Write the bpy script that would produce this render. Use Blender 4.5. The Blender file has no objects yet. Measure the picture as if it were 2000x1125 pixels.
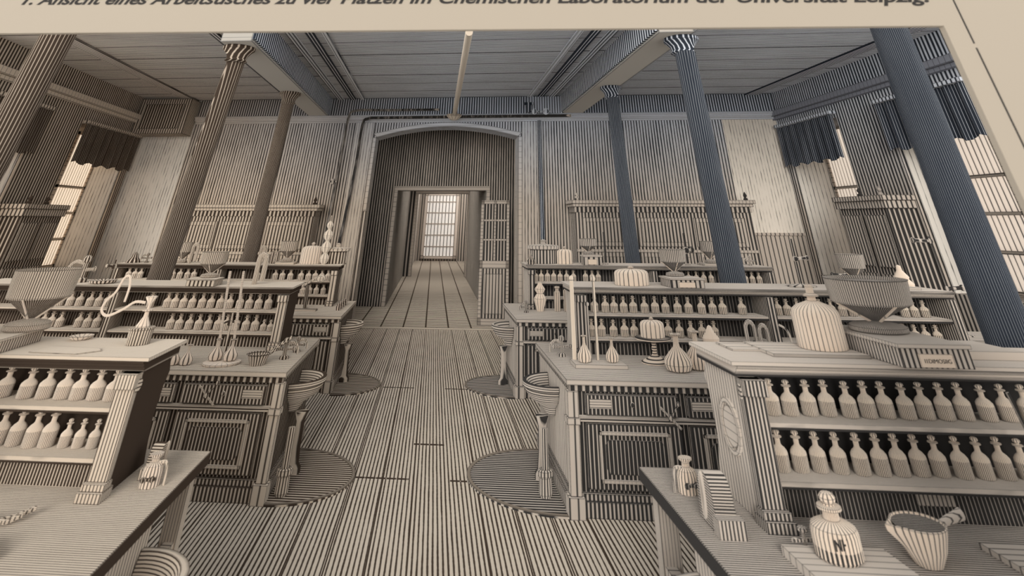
import bpy, bmesh, math, random
from mathutils import Vector, Matrix
random.seed(7)
PI = math.pi
S = bpy.context.scene
COL = S.collection

# ------------------------------------------------------------------ camera
F, CX, CY, PITCH, YAW, ROLL = 1029.767, 1012.13, -300.0, .6182, .1271, .0041
K = -.216                       # the cross walls and bench rows run slightly oblique to the aisle
cam = bpy.data.cameras.new('camera')
camo = bpy.data.objects.new('camera', cam); COL.objects.link(camo)
fw = Vector((math.sin(YAW)*math.cos(PITCH), math.cos(YAW)*math.cos(PITCH), math.sin(PITCH)))
r0 = Vector((math.cos(YAW), -math.sin(YAW), 0)); u0 = r0.cross(fw)
rr = r0*math.cos(ROLL)+u0*math.sin(ROLL); uu = -r0*math.sin(ROLL)+u0*math.cos(ROLL)
M = Matrix((rr, uu, -fw)).transposed().to_4x4(); M.translation = Vector((0, 0, 2.0))
camo.matrix_world = M
cam.sensor_width = 36; cam.lens = F/2000*36
cam.shift_x = (1000-CX)/2000; cam.shift_y = (CY-562.5)/2000
cam.clip_start = .05; cam.clip_end = 200
S.camera = camo
cam.dof.use_dof = True; cam.dof.focus_distance = 7.0; cam.dof.aperture_fstop = 2.0

# ------------------------------------------------------------------ world, sun, exposure
w = bpy.data.worlds.new('sky'); S.world = w; w.use_nodes = True
bg = w.node_tree.nodes['Background']
bg.inputs[1].default_value = 1.0
_n = w.node_tree.nodes; _l = w.node_tree.links      # bright haze at the horizon, duller sky overhead
_tc = _n.new('ShaderNodeTexCoord'); _sx = _n.new('ShaderNodeSeparateXYZ'); _l.new(_tc.outputs['Generated'], _sx.inputs[0])
_cr = _n.new('ShaderNodeValToRGB'); _mr = _n.new('ShaderNodeMapRange'); _mr.inputs[1].default_value = -1; _mr.inputs[2].default_value = 1
_l.new(_sx.outputs[2], _mr.inputs[0]); _l.new(_mr.outputs[0], _cr.inputs[0])
_cr.color_ramp.elements[0].position = .0; _cr.color_ramp.elements[0].color = (.95, .93, .9, 1)
_cr.color_ramp.elements[1].position = .85; _cr.color_ramp.elements[1].color = (.22, .22, .22, 1)
_e = _cr.color_ramp.elements.new(.5); _e.color = (1, .975, .94, 1)
_e = _cr.color_ramp.elements.new(.62); _e.color = (.6, .585, .56, 1)
_vm = _n.new('ShaderNodeVectorMath'); _vm.operation = 'SCALE'; _vm.inputs[3].default_value = 2.6
_l.new(_cr.outputs[0], _vm.inputs[0]); _l.new(_vm.outputs[0], bg.inputs[0])
sl = bpy.data.lights.new('sun', 'SUN'); sl.energy = 2.6; sl.angle = math.radians(24); sl.color = (1, .95, .88)
so = bpy.data.objects.new('sun', sl); COL.objects.link(so)
so.rotation_euler = Vector((.15, .95, -.20)).to_track_quat('-Z', 'Y').to_euler()
vs = S.view_settings
S.display_settings.display_device = 'sRGB'
vs.view_transform = 'Standard'; vs.look = 'None'; vs.gamma = 1; vs.use_curve_mapping = False
vs.exposure = -.75

# ------------------------------------------------------------------ materials: paper with engraved lines
PAPER = {'L': (.80, .70, .585), 'R': (.71, .64, .57), 'B': (.84, .88, .95), 'W': (.80, .71, .60)}
INK = {'L': (.085, .062, .047), 'R': (.066, .062, .060), 'B': (.05, .06, .08), 'W': (.085, .062, .047)}
MATS = {}
def mat(mode='V', freq=30, duty=.4, side='R', edge=.01, amp=.25, dash=0., liquid=None, mixside=False, joints=None, paper=None, wob=.25, spots=0.):
    key = (mode, freq, duty, side, edge, amp, dash, liquid, mixside, joints, paper, wob, spots)
    if key in MATS: return MATS[key]
    m = bpy.data.materials.new('engraved_%d' % len(MATS)); MATS[key] = m
    m.use_nodes = True
    nt = m.node_tree; N = nt.nodes; L = nt.links
    for n in list(N): N.remove(n)
    def math_(op, a, b=None, c=None, clamp=False):
        n = N.new('ShaderNodeMath'); n.operation = op; n.use_clamp = clamp
        for i, v in enumerate((a, b, c)):
            if v is None: continue
            if isinstance(v, (int, float)): n.inputs[i].default_value = v
            else: L.new(v, n.inputs[i])
        return n.outputs[0]
    geo = N.new('ShaderNodeNewGeometry')
    sp = N.new('ShaderNodeSeparateXYZ'); L.new(geo.outputs['Position'], sp.inputs[0])
    px, py, pz = sp.outputs
    labY = math_('MULTIPLY_ADD', px, -K, py)
    sn = N.new('ShaderNodeSeparateXYZ'); L.new(geo.outputs['True Normal'], sn.inputs[0])
    def vmul(v3):
        n = N.new('ShaderNodeVectorMath'); n.operation = 'MULTIPLY'; L.new(geo.outputs['Position'], n.inputs[0]); n.inputs[1].default_value = v3
        return n.outputs[0]
    ax = math_('ABSOLUTE', sn.outputs[0]); ay = math_('ABSOLUTE', sn.outputs[1])
    st = (1, 1, .2)
    if mode == 'V':      # upright lines on upright faces, cross lines on tops
        front = math_('GREATER_THAN', ay, math_('MAXIMUM', ax, math_('ABSOLUTE', sn.outputs[2])))
        n = N.new('ShaderNodeMix'); n.data_type = 'FLOAT'
        L.new(front, n.inputs[0]); L.new(labY, n.inputs[2]); L.new(px, n.inputs[3]); co = n.outputs[0]
    elif mode == 'X': co = px; st = (1, .15, 1)
    elif mode == 'Y': co = labY; st = (.15, 1, 1)
    elif mode == 'Z': co = pz; st = (.2, .2, 1)
    elif mode == 'A':
        tc = N.new('ShaderNodeTexCoord'); so_ = N.new('ShaderNodeSeparateXYZ'); L.new(tc.outputs['Object'], so_.inputs[0])
        co = math_('MULTIPLY', math_('ARCTAN2', so_.outputs[1], so_.outputs[0]), 1/(2*PI))
    nz = N.new('ShaderNodeTexNoise'); nz.inputs['Scale'].default_value = min(freq, 60)*.35 if mode != 'A' else 18; nz.inputs['Detail'].default_value = 2
    L.new(vmul(st), nz.inputs['Vector'])
    nb = N.new('ShaderNodeTexNoise'); nb.inputs['Scale'].default_value = 1.3; nb.inputs['Detail'].default_value = 3
    L.new(geo.outputs['Position'], nb.inputs['Vector'])
    u = math_('MULTIPLY_ADD', co, float(freq), math_('MULTIPLY', nz.outputs[0], wob))
    tri = math_('MULTIPLY', math_('PINGPONG', u, .5), 2.)
    d = math_('ADD', duty, math_('MULTIPLY', math_('SUBTRACT', math_('ADD', math_('MULTIPLY', nz.outputs[0], .6), math_('MULTIPLY', nb.outputs[0], .4)), .5), amp*2))
    if liquid:
        tc2 = N.new('ShaderNodeTexCoord'); s2 = N.new('ShaderNodeSeparateXYZ'); L.new(tc2.outputs['Object'], s2.inputs[0])
        d = math_('ADD', d, math_('MULTIPLY', math_('LESS_THAN', s2.outputs[2], liquid), .30))
    if dash:
        nd = N.new('ShaderNodeTexNoise'); nd.inputs['Scale'].default_value = 9; L.new(vmul((2.5, 2.5, .5)), nd.inputs['Vector'])
        d = math_('ADD', d, math_('MULTIPLY', math_('SUBTRACT', nd.outputs[0], .5), dash*2))
    mr = N.new('ShaderNodeMapRange'); L.new(tri, mr.inputs[0])
    L.new(math_('SUBTRACT', d, .13), mr.inputs[1]); L.new(math_('ADD', d, .13), mr.inputs[2])
    mr.inputs[3].default_value = 1; mr.inputs[4].default_value = 0
    ink = mr.outputs[0]
    if spots:
        v = N.new('ShaderNodeTexNoise'); v.inputs['Scale'].default_value = 14; L.new(vmul((1, 1, .8)), v.inputs['Vector'])
        ink = math_('MAXIMUM', ink, math_('GREATER_THAN', v.outputs[0], spots))
    if joints:           # (axis, spacing, width)  dark joints between boards
        for axn, spc, wd in joints:
            c = {'X': px, 'Y': labY, 'Z': pz}[axn]
            if axn == 'X': c = math_('ADD', c, math_('MULTIPLY', math_('SINE', math_('MULTIPLY', math_('FLOOR', math_('MULTIPLY', px, 1/spc)), 5.)), 0.))
            j = math_('LESS_THAN', math_('PINGPONG', math_('MULTIPLY', c, 1/spc), .5), wd/spc*.5)
            ink = math_('MAXIMUM', ink, j)
    if edge:
        bv = N.new('ShaderNodeBevel'); bv.samples = 3; bv.inputs['Radius'].default_value = edge
        dt = N.new('ShaderNodeVectorMath'); dt.operation = 'DOT_PRODUCT'; L.new(bv.outputs[0], dt.inputs[0]); L.new(geo.outputs['Normal'], dt.inputs[1])
        e = N.new('ShaderNodeMapRange'); L.new(dt.outputs['Value'], e.inputs[0])
        e.inputs[1].default_value = .96; e.inputs[2].default_value = .995; e.inputs[3].default_value = 1; e.inputs[4].default_value = 0
        ink = math_('MAXIMUM', ink, e.outputs[0])
    def colmix(fac, a, b):
        n = N.new('ShaderNodeMix'); n.data_type = 'RGBA'
        L.new(fac, n.inputs[0]) if not isinstance(fac, float) else None
        for i, v in ((6, a), (7, b)):
            if isinstance(v, tuple): n.inputs[i].default_value = (*v, 1)
            else: L.new(v, n.inputs[i])
        return n.outputs[2]
    pc = paper or PAPER[side]; ic = INK[side]
    if mixside:          # page light's tint put into the colours: brown at left, blue-black right and high
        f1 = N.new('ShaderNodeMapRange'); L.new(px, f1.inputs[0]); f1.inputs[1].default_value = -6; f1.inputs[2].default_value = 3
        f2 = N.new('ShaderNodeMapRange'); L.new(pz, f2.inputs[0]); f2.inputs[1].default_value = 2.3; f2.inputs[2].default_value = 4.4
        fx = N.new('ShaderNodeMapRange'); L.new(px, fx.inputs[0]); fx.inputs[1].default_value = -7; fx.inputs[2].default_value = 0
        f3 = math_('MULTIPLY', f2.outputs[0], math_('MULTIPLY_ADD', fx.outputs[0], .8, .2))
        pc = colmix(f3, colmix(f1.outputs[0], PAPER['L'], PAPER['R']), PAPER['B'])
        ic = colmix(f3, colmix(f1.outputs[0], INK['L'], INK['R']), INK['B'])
    cm = colmix(ink, pc, ic)
    bs = N.new('ShaderNodeBsdfDiffuse'); bs.inputs['Roughness'].default_value = 1
    L.new(cm, bs.inputs['Color'])
    out = N.new('ShaderNodeOutputMaterial'); L.new(bs.outputs[0], out.inputs[0])
    return m

# ------------------------------------------------------------------ mesh helpers
class MB:
    """collects shapes in room coordinates relative to a base point; build() links one mesh object"""
    def __init__(s, k=K): s.bm = bmesh.new(); s.k = k
    def v(s, x, y, z): return s.bm.verts.new((x, y+s.k*x, z))
    def box(s, x0, x1, y0, y1, z0, z1):
        a = [s.v(x, y, z) for z in (z0, z1) for x, y in ((x0, y0), (x1, y0), (x1, y1), (x0, y1))]
        for f in ((3, 2, 1, 0), (4, 5, 6, 7), (0, 1, 5, 4), (1, 2, 6, 5), (2, 3, 7, 6), (3, 0, 4, 7)):
            s.bm.faces.new([a[i] for i in f])
        return s
    def prism(s, pts, a0, a1, axis='x'):
        """pts: 2-D outline; axis x: (y,z) outline run along x; axis y: (x,z) along y; axis z: (x,y) along z"""
        def mk(p, a): return s.v(a, p[0], p[1]) if axis == 'x' else s.v(p[0], a, p[1]) if axis == 'y' else s.v(p[0], p[1], a)
        A = [mk(p, a0) for p in pts]; B = [mk(p, a1) for p in pts]; n = len(pts)
        s.bm.faces.new(A); s.bm.faces.new(B[::-1])
        for i in range(n): s.bm.faces.new([A[i], B[i], B[(i+1) % n], A[(i+1) % n]])
        return s
    def lathe(s, prof, c=(0, 0, 0), seg=24, sx=1., sy=1.):
        cx, cy, cz = c; cy += s.k*cx; rings = []
        for r, z in prof:
            if r < 1e-5: rings.append([s.bm.verts.new((cx, cy, cz+z))])
            else: rings.append([s.bm.verts.new((cx+r*sx*math.cos(2*PI*i/seg), cy+r*sy*math.sin(2*PI*i/seg), cz+z)) for i in range(seg)])
        for a, b in zip(rings, rings[1:]):
            for i in range(seg):
                j = (i+1) % seg
                if len(a) == 1 and len(b) == 1: continue
                if len(a) == 1: s.bm.faces.new([a[0], b[j], b[i]])
                elif len(b) == 1: s.bm.faces.new([a[i], a[j], b[0]])
                else: s.bm.faces.new([a[i], a[j], b[j], b[i]])
        if len(rings[0]) > 1: s.bm.faces.new(rings[0][::-1])
        if len(rings[-1]) > 1: s.bm.faces.new(rings[-1])
        return s
    def tube(s, pts, r, seg=10, r1=None):
        P = [Vector((x, y+s.k*x, z)) for x, y, z in pts]; rings = []; n = len(P)
        up = None
        for i, p in enumerate(P):
            t = (P[min(i+1, n-1)]-P[max(i-1, 0)]).normalized()
            if up is None:
                up = t.orthogonal().normalized()
            up = (up-t*up.dot(t)).normalized(); b = t.cross(up)
            rad = r if r1 is None else r+(r1-r)*i/(n-1)
            rings.append([s.bm.verts.new(p+(up*math.cos(2*PI*j/seg)+b*math.sin(2*PI*j/seg))*rad) for j in range(seg)])
        for a, b in zip(rings, rings[1:]):
            for i in range(seg): s.bm.faces.new([a[i], a[(i+1) % seg], b[(i+1) % seg], b[i]])
        s.bm.faces.new(rings[0][::-1]); s.bm.faces.new(rings[-1]); return s
    def ball(s, c, r, seg=16, sz=1.):
        return s.lathe([(r*math.sin(PI*i/10), -r*sz*math.cos(PI*i/10)) for i in range(11)], c, seg)
    def mesh(s, name, m, smooth=True):
        bmesh.ops.recalc_face_normals(s.bm, faces=s.bm.faces[:])
        me = bpy.data.meshes.new(name); s.bm.to_mesh(me); s.bm.free()
        me.materials.append(m)
        if smooth:
            for p in me.polygons: p.use_smooth = True
            me.set_sharp_from_angle(angle=math.radians(38))
        return me
    def build(s, name, m, parent=None, loc=None, smooth=True):
        o = bpy.data.objects.new(name, s.mesh(name, m, smooth)); COL.objects.link(o)
        if parent: o.parent = parent
        if loc: o.location = W(*loc)
        return o

def W(x, y, z): return Vector((x, y+K*x, z))
def tag(o, label, cat, group=None):
    o['label'] = label; o['category'] = cat
    if group: o['group'] = group
    return o
def struct(o, label=None):
    o['kind'] = 'structure'
    if label: o['label'] = label
    return o
def thing(name, label, cat, loc, group=None):
    o = bpy.data.objects.new(name, None); COL.objects.link(o); o.location = W(*loc); o.empty_display_size = .05
    return tag(o, label, cat, group)
def dup(root, loc, label, group=None, scale=None):
    r = root.copy(); COL.objects.link(r); r.location = W(*loc); r['label'] = label
    if group: r['group'] = group
    if scale: r.scale = scale
    for ch in list(root.children):
        c = ch.copy(); COL.objects.link(c); c.parent = r
        for g in list(ch.children):
            d = g.copy(); COL.objects.link(d); d.parent = c
    return r
def arc(cx, cz, r, a0, a1, n): return [(cx+r*math.cos(a0+(a1-a0)*i/n), cz+r*math.sin(a0+(a1-a0)*i/n)) for i in range(n+1)]
def smooth_path(P, n=6):
    out = []
    Q = [P[0]]+P+[P[-1]]
    for i in range(1, len(Q)-2):
        a, b, c, d = [Vector(q) for q in Q[i-1:i+3]]
        for t in range(n):
            t /= n
            out.append(tuple(.5*((2*b)+(c-a)*t+(2*a-5*b+4*c-d)*t*t+(3*b-a-3*c+d)*t**3)))
    out.append(tuple(P[-1])); return out

# ------------------------------------------------------------------ the setting
YB = 16.25; HC = 4.81
XL, XR = -8.4, 8.66
ARL, ARR, ARS, ARA = -1.72, 2.05, 3.84, 4.09
arch = [(ARL+(ARR-ARL)*i/24, ARS+(ARA-ARS)*(1-((i-12)/12)**2)) for i in range(25)]
mfloor = mat('X', 27, .36, 'W', 0, .22, joints=(('X', .29, .011),), dash=.12)
b = MB(); b.box(-11, 11, -1.5, YB+.02, -.2, 0)
struct(b.build('floor', mfloor), 'wide pale floorboards running down the aisle')
b = MB(); b.box(-5, 5.5, YB+.02, 48, -.2, -.001)
struct(b.build('floor', mat('Y', 5.2, .4, 'W', 0, .15, joints=(('X', .52, .035),))), 'cross-lined flooring of the passage beyond the arch')
b = MB(); b.box(ARL-.1, ARR+.1, YB-.06, YB+.1, 0, .012); struct(b.build('trim_1', mat('Z', 10, .02, 'W', .01)), 'pale threshold strip under the arch')
b = MB()
for yy, x0, x1 in ((11.0, -.56, -.1), (11.0, .35, .69), (7.62, -.58, -.05), (7.62, .33, .5)):
    b.box(x0, x1, yy-.015, yy+.015, .0005, .003)
for yy in (8.6,): b.box(-.03, .3, yy-.02, yy+.02, .0005, .003)
struct(b.build('trim_2', mat('X', 10, .98, 'W', 0, 0.)), 'dark cross joints between floorboards')

mback = mat('V', 14, .36, 'W', 0, .3, mixside=True, dash=.16)
mbright = mat('V', 13.5, .06, 'W', 0, .3, dash=.32, paper=(.95, .90, .83))  # daylight on the wall ends painted in as paler paper
b = MB()
b.prism([(-6.9, 0), (ARL, 0), (ARL, ARS)]+arch[1:-1]+[(ARR, ARS), (ARR, 0), (7.3, 0), (7.3, HC), (-6.9, HC)], YB, YB+.65, 'y')
struct(b.build('wall_back', mback, smooth=False), 'back wall with wide arched opening')
b = MB(); b.box(-9.6, -6.9, YB, YB+.65, 0, HC); struct(b.build('wall_back', mbright, smooth=False), 'end of the back wall with painted-in daylight beside the left window')
b = MB(); b.box(7.3, 10, YB, YB+.65, 1.8, HC); struct(b.build('wall_back', mbright, smooth=False), 'end of the back wall with painted-in daylight beside the right window')
b = MB(); b.box(7.3, 10, YB, YB+.65, 0, 1.8); b.box(7.3, 10, YB-.04, YB, 1.75, 1.8); struct(b.build('wall_back', mat('V', 10, .22, 'R', 0, .2), smooth=False), 'lined dado below the right end of the back wall')
# arch band and pilasters
b = MB()
inner = arch; outer = [(x+(-.1 if i == 0 else .1 if i == 24 else 0), z+.1) for i, (x, z) in enumerate(arch)]
b.prism(inner+outer[::-1], YB-.05, YB+.05, 'y'); b.box(ARR, ARR+.1, YB-.05, YB+.05, 0, ARS); b.box(ARL-.1, ARL, YB-.05, YB+.05, 2.2, ARS)
struct(b.build('trim_3', mat('Z', 8, .0, 'W', .03, 0., mixside=True), smooth=False), 'pale band around the arch')
b = MB(); b.box(ARL-.62, ARL-.1, YB-.1, YB, 0, 4.2); struct(b.build('wall_back', mat('V', 13.5, .12, 'W', .02, .3, mixside=True, dash=.25), smooth=False), 'pale pilaster left of the arch')
b = MB(); b.box(ARR+.1, ARR+.5, YB-.08, YB, 0, 4.2); struct(b.build('wall_back', mat('V', 13.5, .2, 'W', .02, .3, mixside=True, dash=.25), smooth=False), 'pale pilaster right of the arch')
# frieze and cornice
b = MB(); b.box(-6.9, XR, YB-.05, YB, 4.36, HC); struct(b.build('trim_4', mat('V', 15, .5, 'B', .02, .1, mixside=True), smooth=False), 'hatched frieze above the back wall cornice')
b = MB(); b.prism([(YB, 4.2), (YB-.05, 4.2), (YB-.07, 4.25), (YB-.15, 4.27), (YB-.15, 4.31), (YB-.2, 4.33), (YB-.2, 4.37), (YB, 4.37)], -6.9, XR)
struct(b.build('trim_5', mat('Z', 8, .0, 'W', .016, 0., mixside=True), smooth=False), 'moulded cornice along the back wall')
b = MB(); b.box(2.3, 3.25, YB-.2, YB-.05, 4.36, 4.79); struct(b.build('trim_6', mat('V', 15, .35, 'B', .02, .1), smooth=False), 'shallow boxed panel right of the arch')
# duct box in the left corner
b = MB(); b.box(-8.38, -6.93, 15.6, YB, 3.9, 4.76)
t = struct(b.build('trim_7', mat('V', 15, .45, 'L', .03, .1), smooth=False), 'square boxed duct in the left ceiling corner')
b = MB(); b.prism([(-8.2, 4.02), (-7.1, 4.02), (-7.1, 4.62), (-8.2, 4.62)], 15.56, 15.6, 'y'); struct(b.build('trim_8', mat('V', 14, .6, 'L', .03, .2), smooth=False), 'recessed face of the corner duct')

# ceiling, beams, mouldings
b = MB(); b.box(-9.6, 9.8, 9.0, YB+.6, HC, HC+.15)
struct(b.build('ceiling', mat('Y', 11, .22, 'B', 0, .25, mixside=True, joints=(('Y', .95, .04),), wob=.15), smooth=False), 'boarded ceiling ruled with fine cross lines')
for i, (x0, x1) in enumerate(((-3.68, -3.16), (3.2, 3.72))):
    sgn = 1 if i == 0 else -1; xi = x1 if i == 0 else x0
    b = MB(); b.box(x0, x1, 8.6, YB, 4.37, HC); struct(b.build('trim_%d' % (9+i), mat('Z', 9, .0, 'B', .03, 0., paper=(.66, .63, .58)), smooth=False), 'pale underside beam along the %s columns' % ('left', 'right')[i])
    b = MB(); b.box(min(xi, xi+sgn*.05), max(xi, xi+sgn*.05), 8.6, YB-.05, 4.4, HC); struct(b.build('trim_%d' % (11+i), mat('V', 9, .62, 'B', .0, .1), smooth=False), 'dark dentil face of the %s ceiling beam' % ('left', 'right')[i])
n = 13
for x0, x1, mt in ((-2.95, -2.8, .35), (-2.6, -2.45, .7), (-2.3, -2.2, .2), (2.28, 2.4, .15), (2.55, 2.7, .7), (2.85, 3.0, .35), (-4.35, -4.2, .5), (4.25, 4.4, .2), (-7.3, -7.0, .3), (8.0, 8.3, .5)):
    b = MB(); b.box(x0, x1, 8.6, YB-.05, HC-.035, HC); struct(b.build('trim_%d' % n, mat('X', 16, mt, 'B', .02, .1, mixside=True), smooth=False), 'ceiling moulding strip'); n += 1

# side walls, each with two windows
def side_wall(x, sgn, wins, nm, mm, mj, side):
    d = sgn*.9; out = x+d
    ys = [9.2]+[v for wn in wins for v in wn[:2]]+[YB+.6]
    b = MB()
    lo, hi = min(x, out), max(x, out)
    for i in range(0, len(ys), 2): b.box(lo, hi, ys[i], ys[i+1], 0, HC)
    for y0, y1, z0, z1 in wins: b.box(lo, hi, y0, y1, 0, z0); b.box(lo, hi, y0, y1, z1, HC)
    struct(b.build('wall_'+nm, mm, smooth=False), 'side wall with deep window reveals')
    b = MB(); xa, xb = (x-.14*sgn, x)
    b.box(min(xa, xb), max(xa, xb), 9.2, YB, 4.25, 4.37); xa = x-.08*sgn; b.box(min(xa, xb), max(xa, xb), 9.2, YB, 4.17, 4.25)
    struct(b.build('trim_%d' % (30 if sgn < 0 else 31), mat('Y', 8, .05, side, .02, 0., paper=None if sgn < 0 else (.34, .36, .42)), smooth=False), 'moulded cornice of the %s wall' % nm)
    for i, (y0, y1, z0, z1) in enumerate(wins):
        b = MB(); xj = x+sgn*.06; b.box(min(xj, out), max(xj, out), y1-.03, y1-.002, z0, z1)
        struct(b.build('trim_%d' % (32+i+(0 if sgn < 0 else 2)), mj, smooth=False), 'reveal of the %s window with painted-in daylight' % nm)  # reveal colour lightened, daylight painted into it
        # frame with mullions and panes
        wi = i+(1 if sgn < 0 else 3)
        xf0, xf1 = sorted((out-.1*sgn, out)); fr = thing('window_%d' % wi, 'tall side window with plain glazing bars', 'window', (0, 0, 0))
        del fr['category']; struct(fr)
        b = MB(); ym = (y0+y1)/2
        for a, c in ((y0, y0+.08), (ym-.06, ym+.06), (y1-.08, y1)): b.box(xf0, xf1, a, c, z0, z1)
        for zz in (z0, z0+.53, z0+1.06, z0+1.6, z1-.06): b.box(xf0, xf1, y0, y1, zz, zz+.05)
        b.build('window_frame', mat('Z', 10, .1, side, .02, .1), fr, smooth=False)
        xg0, xg1 = sorted((out-.06*sgn, out-.04*sgn))
        b = MB(); b.box(xg0, xg1, y0, y1, z0, z1); b.build('pane', MPANE[side], fr, smooth=False)
def pane_mat(side):
    m = mat('V', 9, .18, side, 0, .15, spots=.97).copy(); nt = m.node_tree
    df = [n for n in nt.nodes if n.type == 'BSDF_DIFFUSE'][0]; out = [n for n in nt.nodes if n.type == 'OUTPUT_MATERIAL'][0]
    tr = nt.nodes.new('ShaderNodeBsdfTranslucent'); nt.links.new(df.inputs['Color'].links[0].from_socket, tr.inputs['Color'])
    mx = nt.nodes.new('ShaderNodeMixShader'); mx.inputs[0].default_value = .75
    nt.links.new(df.outputs[0], mx.inputs[1]); nt.links.new(tr.outputs[0], mx.inputs[2]); em = nt.nodes.new('ShaderNodeEmission'); em.inputs[1].default_value = .7; nt.links.new(df.inputs['Color'].links[0].from_socket, em.inputs[0]); ad = nt.nodes.new('ShaderNodeAddShader'); nt.links.new(mx.outputs[0], ad.inputs[0]); nt.links.new(em.outputs[0], ad.inputs[1]); nt.links.new(ad.outputs[0], out.inputs[0]); return m
MPANE = {'L': pane_mat('L'), 'R': pane_mat('R')}
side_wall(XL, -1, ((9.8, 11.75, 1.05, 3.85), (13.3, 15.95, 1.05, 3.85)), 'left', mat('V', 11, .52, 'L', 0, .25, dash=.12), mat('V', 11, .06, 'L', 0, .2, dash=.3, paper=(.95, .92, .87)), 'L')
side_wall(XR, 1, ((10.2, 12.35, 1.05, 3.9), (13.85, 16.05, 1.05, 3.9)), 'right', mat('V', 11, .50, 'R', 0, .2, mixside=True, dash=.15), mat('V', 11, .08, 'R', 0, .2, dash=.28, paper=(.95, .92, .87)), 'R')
# blinds gathered at the window heads
def blind(x, sgn, y0, y1, z0, z1, side, label):
    t = thing('window_blind', label, 'blind', (x, y0, z0), 'dark blinds at the window heads')
    b = MB(); nf = 22; P = []
    for i in range(nf+1):
        yy = (y1-y0)*i/nf; dd = .10+.035*math.sin(i*2.1)
        P.append((-sgn*dd, yy))
    A = [[b.v(p[0], p[1], z) for p in P] for z in (0+0, (z1-z0))]
    for i, v in enumerate(A[0]): v.co.z += .035*math.sin(i*1.3)
    for i in range(nf): b.bm.faces.new([A[0][i], A[0][i+1], A[1][i+1], A[1][i]])
    B2 = [[b.v(p[0]+sgn*.012, p[1], z) for p in P] for z in (0, (z1-z0))]
    for i, v in enumerate(B2[0]): v.co.z += .035*math.sin(i*1.3)
    for i in range(nf): b.bm.faces.new([B2[0][i+1], B2[0][i], B2[1][i], B2[1][i+1]])
    for L_ in (0, 1):
        for i in range(nf): b.bm.faces.new([A[L_][i+1], A[L_][i], B2[L_][i], B2[L_][i+1]])
    for i in (0, nf): b.bm.faces.new([A[0][i], A[1][i], B2[1][i], B2[0][i]])
    b.build('blind_cloth', mat('V', 20, .88, side, .0, .2), t)
    b = MB(); xs = sorted((0, -sgn*.16)); b.box(xs[0], xs[1], -.03, y1-y0+.03, z1-z0, z1-z0+.07); b.build('blind_rail', mat('V', 10, .35, side, .02, .1), t, smooth=False)
blind(XL, -1, 9.7, 11.9, 3.1, 3.9, 'L', 'dark blind at the foremost window of the left wall')
blind(XL, -1, 13.35, 16.1, 3.07, 3.85, 'L', 'dark gathered blind on left wall next to the boxed corner duct')
blind(XR, 1, 10.25, 12.4, 3.13, 3.93, 'B', 'dark blue blind on right wall behind the big near column')
blind(XR, 1, 13.85, 16.1, 3.13, 3.97, 'B', 'dark blue blind on right wall nearest the back corner')

# beyond the arch: passage, inner doorway, far window
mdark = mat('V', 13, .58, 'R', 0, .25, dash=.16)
DL, DR, DT = -1.2, 1.55, 2.78
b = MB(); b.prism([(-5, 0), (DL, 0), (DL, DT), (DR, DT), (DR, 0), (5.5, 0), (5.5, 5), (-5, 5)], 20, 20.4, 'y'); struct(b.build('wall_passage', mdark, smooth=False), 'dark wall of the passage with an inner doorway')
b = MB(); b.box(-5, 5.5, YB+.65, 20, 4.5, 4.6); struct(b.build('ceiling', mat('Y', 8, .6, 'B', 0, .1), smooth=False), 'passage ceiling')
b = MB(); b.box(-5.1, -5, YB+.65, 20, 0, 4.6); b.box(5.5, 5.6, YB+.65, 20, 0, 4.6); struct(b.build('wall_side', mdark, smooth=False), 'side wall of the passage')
b = MB()
for a, c, z0, z1 in ((DL-.12, DR+.12, DT, DT+.12), (DL-.12, DL, 0, DT), (DR, DR+.12, 0, DT)): b.box(a, c, 19.93, 20.02, z0, z1)
struct(b.build('door_1', mat('Z', 8, .05, 'R', .03, .1), smooth=False), 'pale moulded frame of the inner doorway')
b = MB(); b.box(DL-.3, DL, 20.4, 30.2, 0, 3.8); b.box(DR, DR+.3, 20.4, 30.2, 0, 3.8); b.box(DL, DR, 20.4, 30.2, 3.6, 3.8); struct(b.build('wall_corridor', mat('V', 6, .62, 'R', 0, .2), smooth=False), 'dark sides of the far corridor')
D2L, D2R, D2T = -.82, 1.5, 3.05
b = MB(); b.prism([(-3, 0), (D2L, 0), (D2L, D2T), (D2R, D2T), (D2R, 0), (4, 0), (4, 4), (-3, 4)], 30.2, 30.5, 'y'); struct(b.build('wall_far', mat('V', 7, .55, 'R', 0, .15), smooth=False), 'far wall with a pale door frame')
b = MB()
for a, c, z0, z1 in ((D2L-.15, D2R+.15, D2T, D2T+.15), (D2L-.15, D2L, 0, D2T), (D2R, D2R+.15, 0, D2T)): b.box(a, c, 30.1, 30.22, z0, z1)
struct(b.build('door_2', mat('Z', 8, .0, 'R', .05, .0), smooth=False), 'pale frame of the farthest doorway')
b = MB(); b.box(-3, 4, 41.6, 41.9, 0, 5); b.box(-1.3, -1, 30.5, 41.6, 0, 5); b.box(2.3, 2.6, 30.5, 41.6, 0, 5)
struct(b.build('wall_end', mat('V', 6, .35, 'R', 0, .15), smooth=False), 'wall at the far end of the corridor')

def area(name, loc, sx, sy, e, rot=(0, 0, 0)):
    l = bpy.data.lights.new(name, 'AREA'); l.shape = 'RECTANGLE'; l.size = sx; l.size_y = sy; l.energy = e; l.color = (1, .95, .88)
    o = bpy.data.objects.new(name, l); COL.objects.link(o); o.location = W(*loc); o.rotation_euler = rot
area('passage_fill', (.2, 18.3, 4.45), 4, 1.2, 40)  # added light above the arch line, unseen, to brighten the passage
area('corridor_fill', (.2, 26, 3.55), 2, 6, 130)  # added unseen lights, here and next, to brighten the far corridor
area('corridor_fill', (.4, 36, 4.6), 2, 6, 200)

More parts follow.
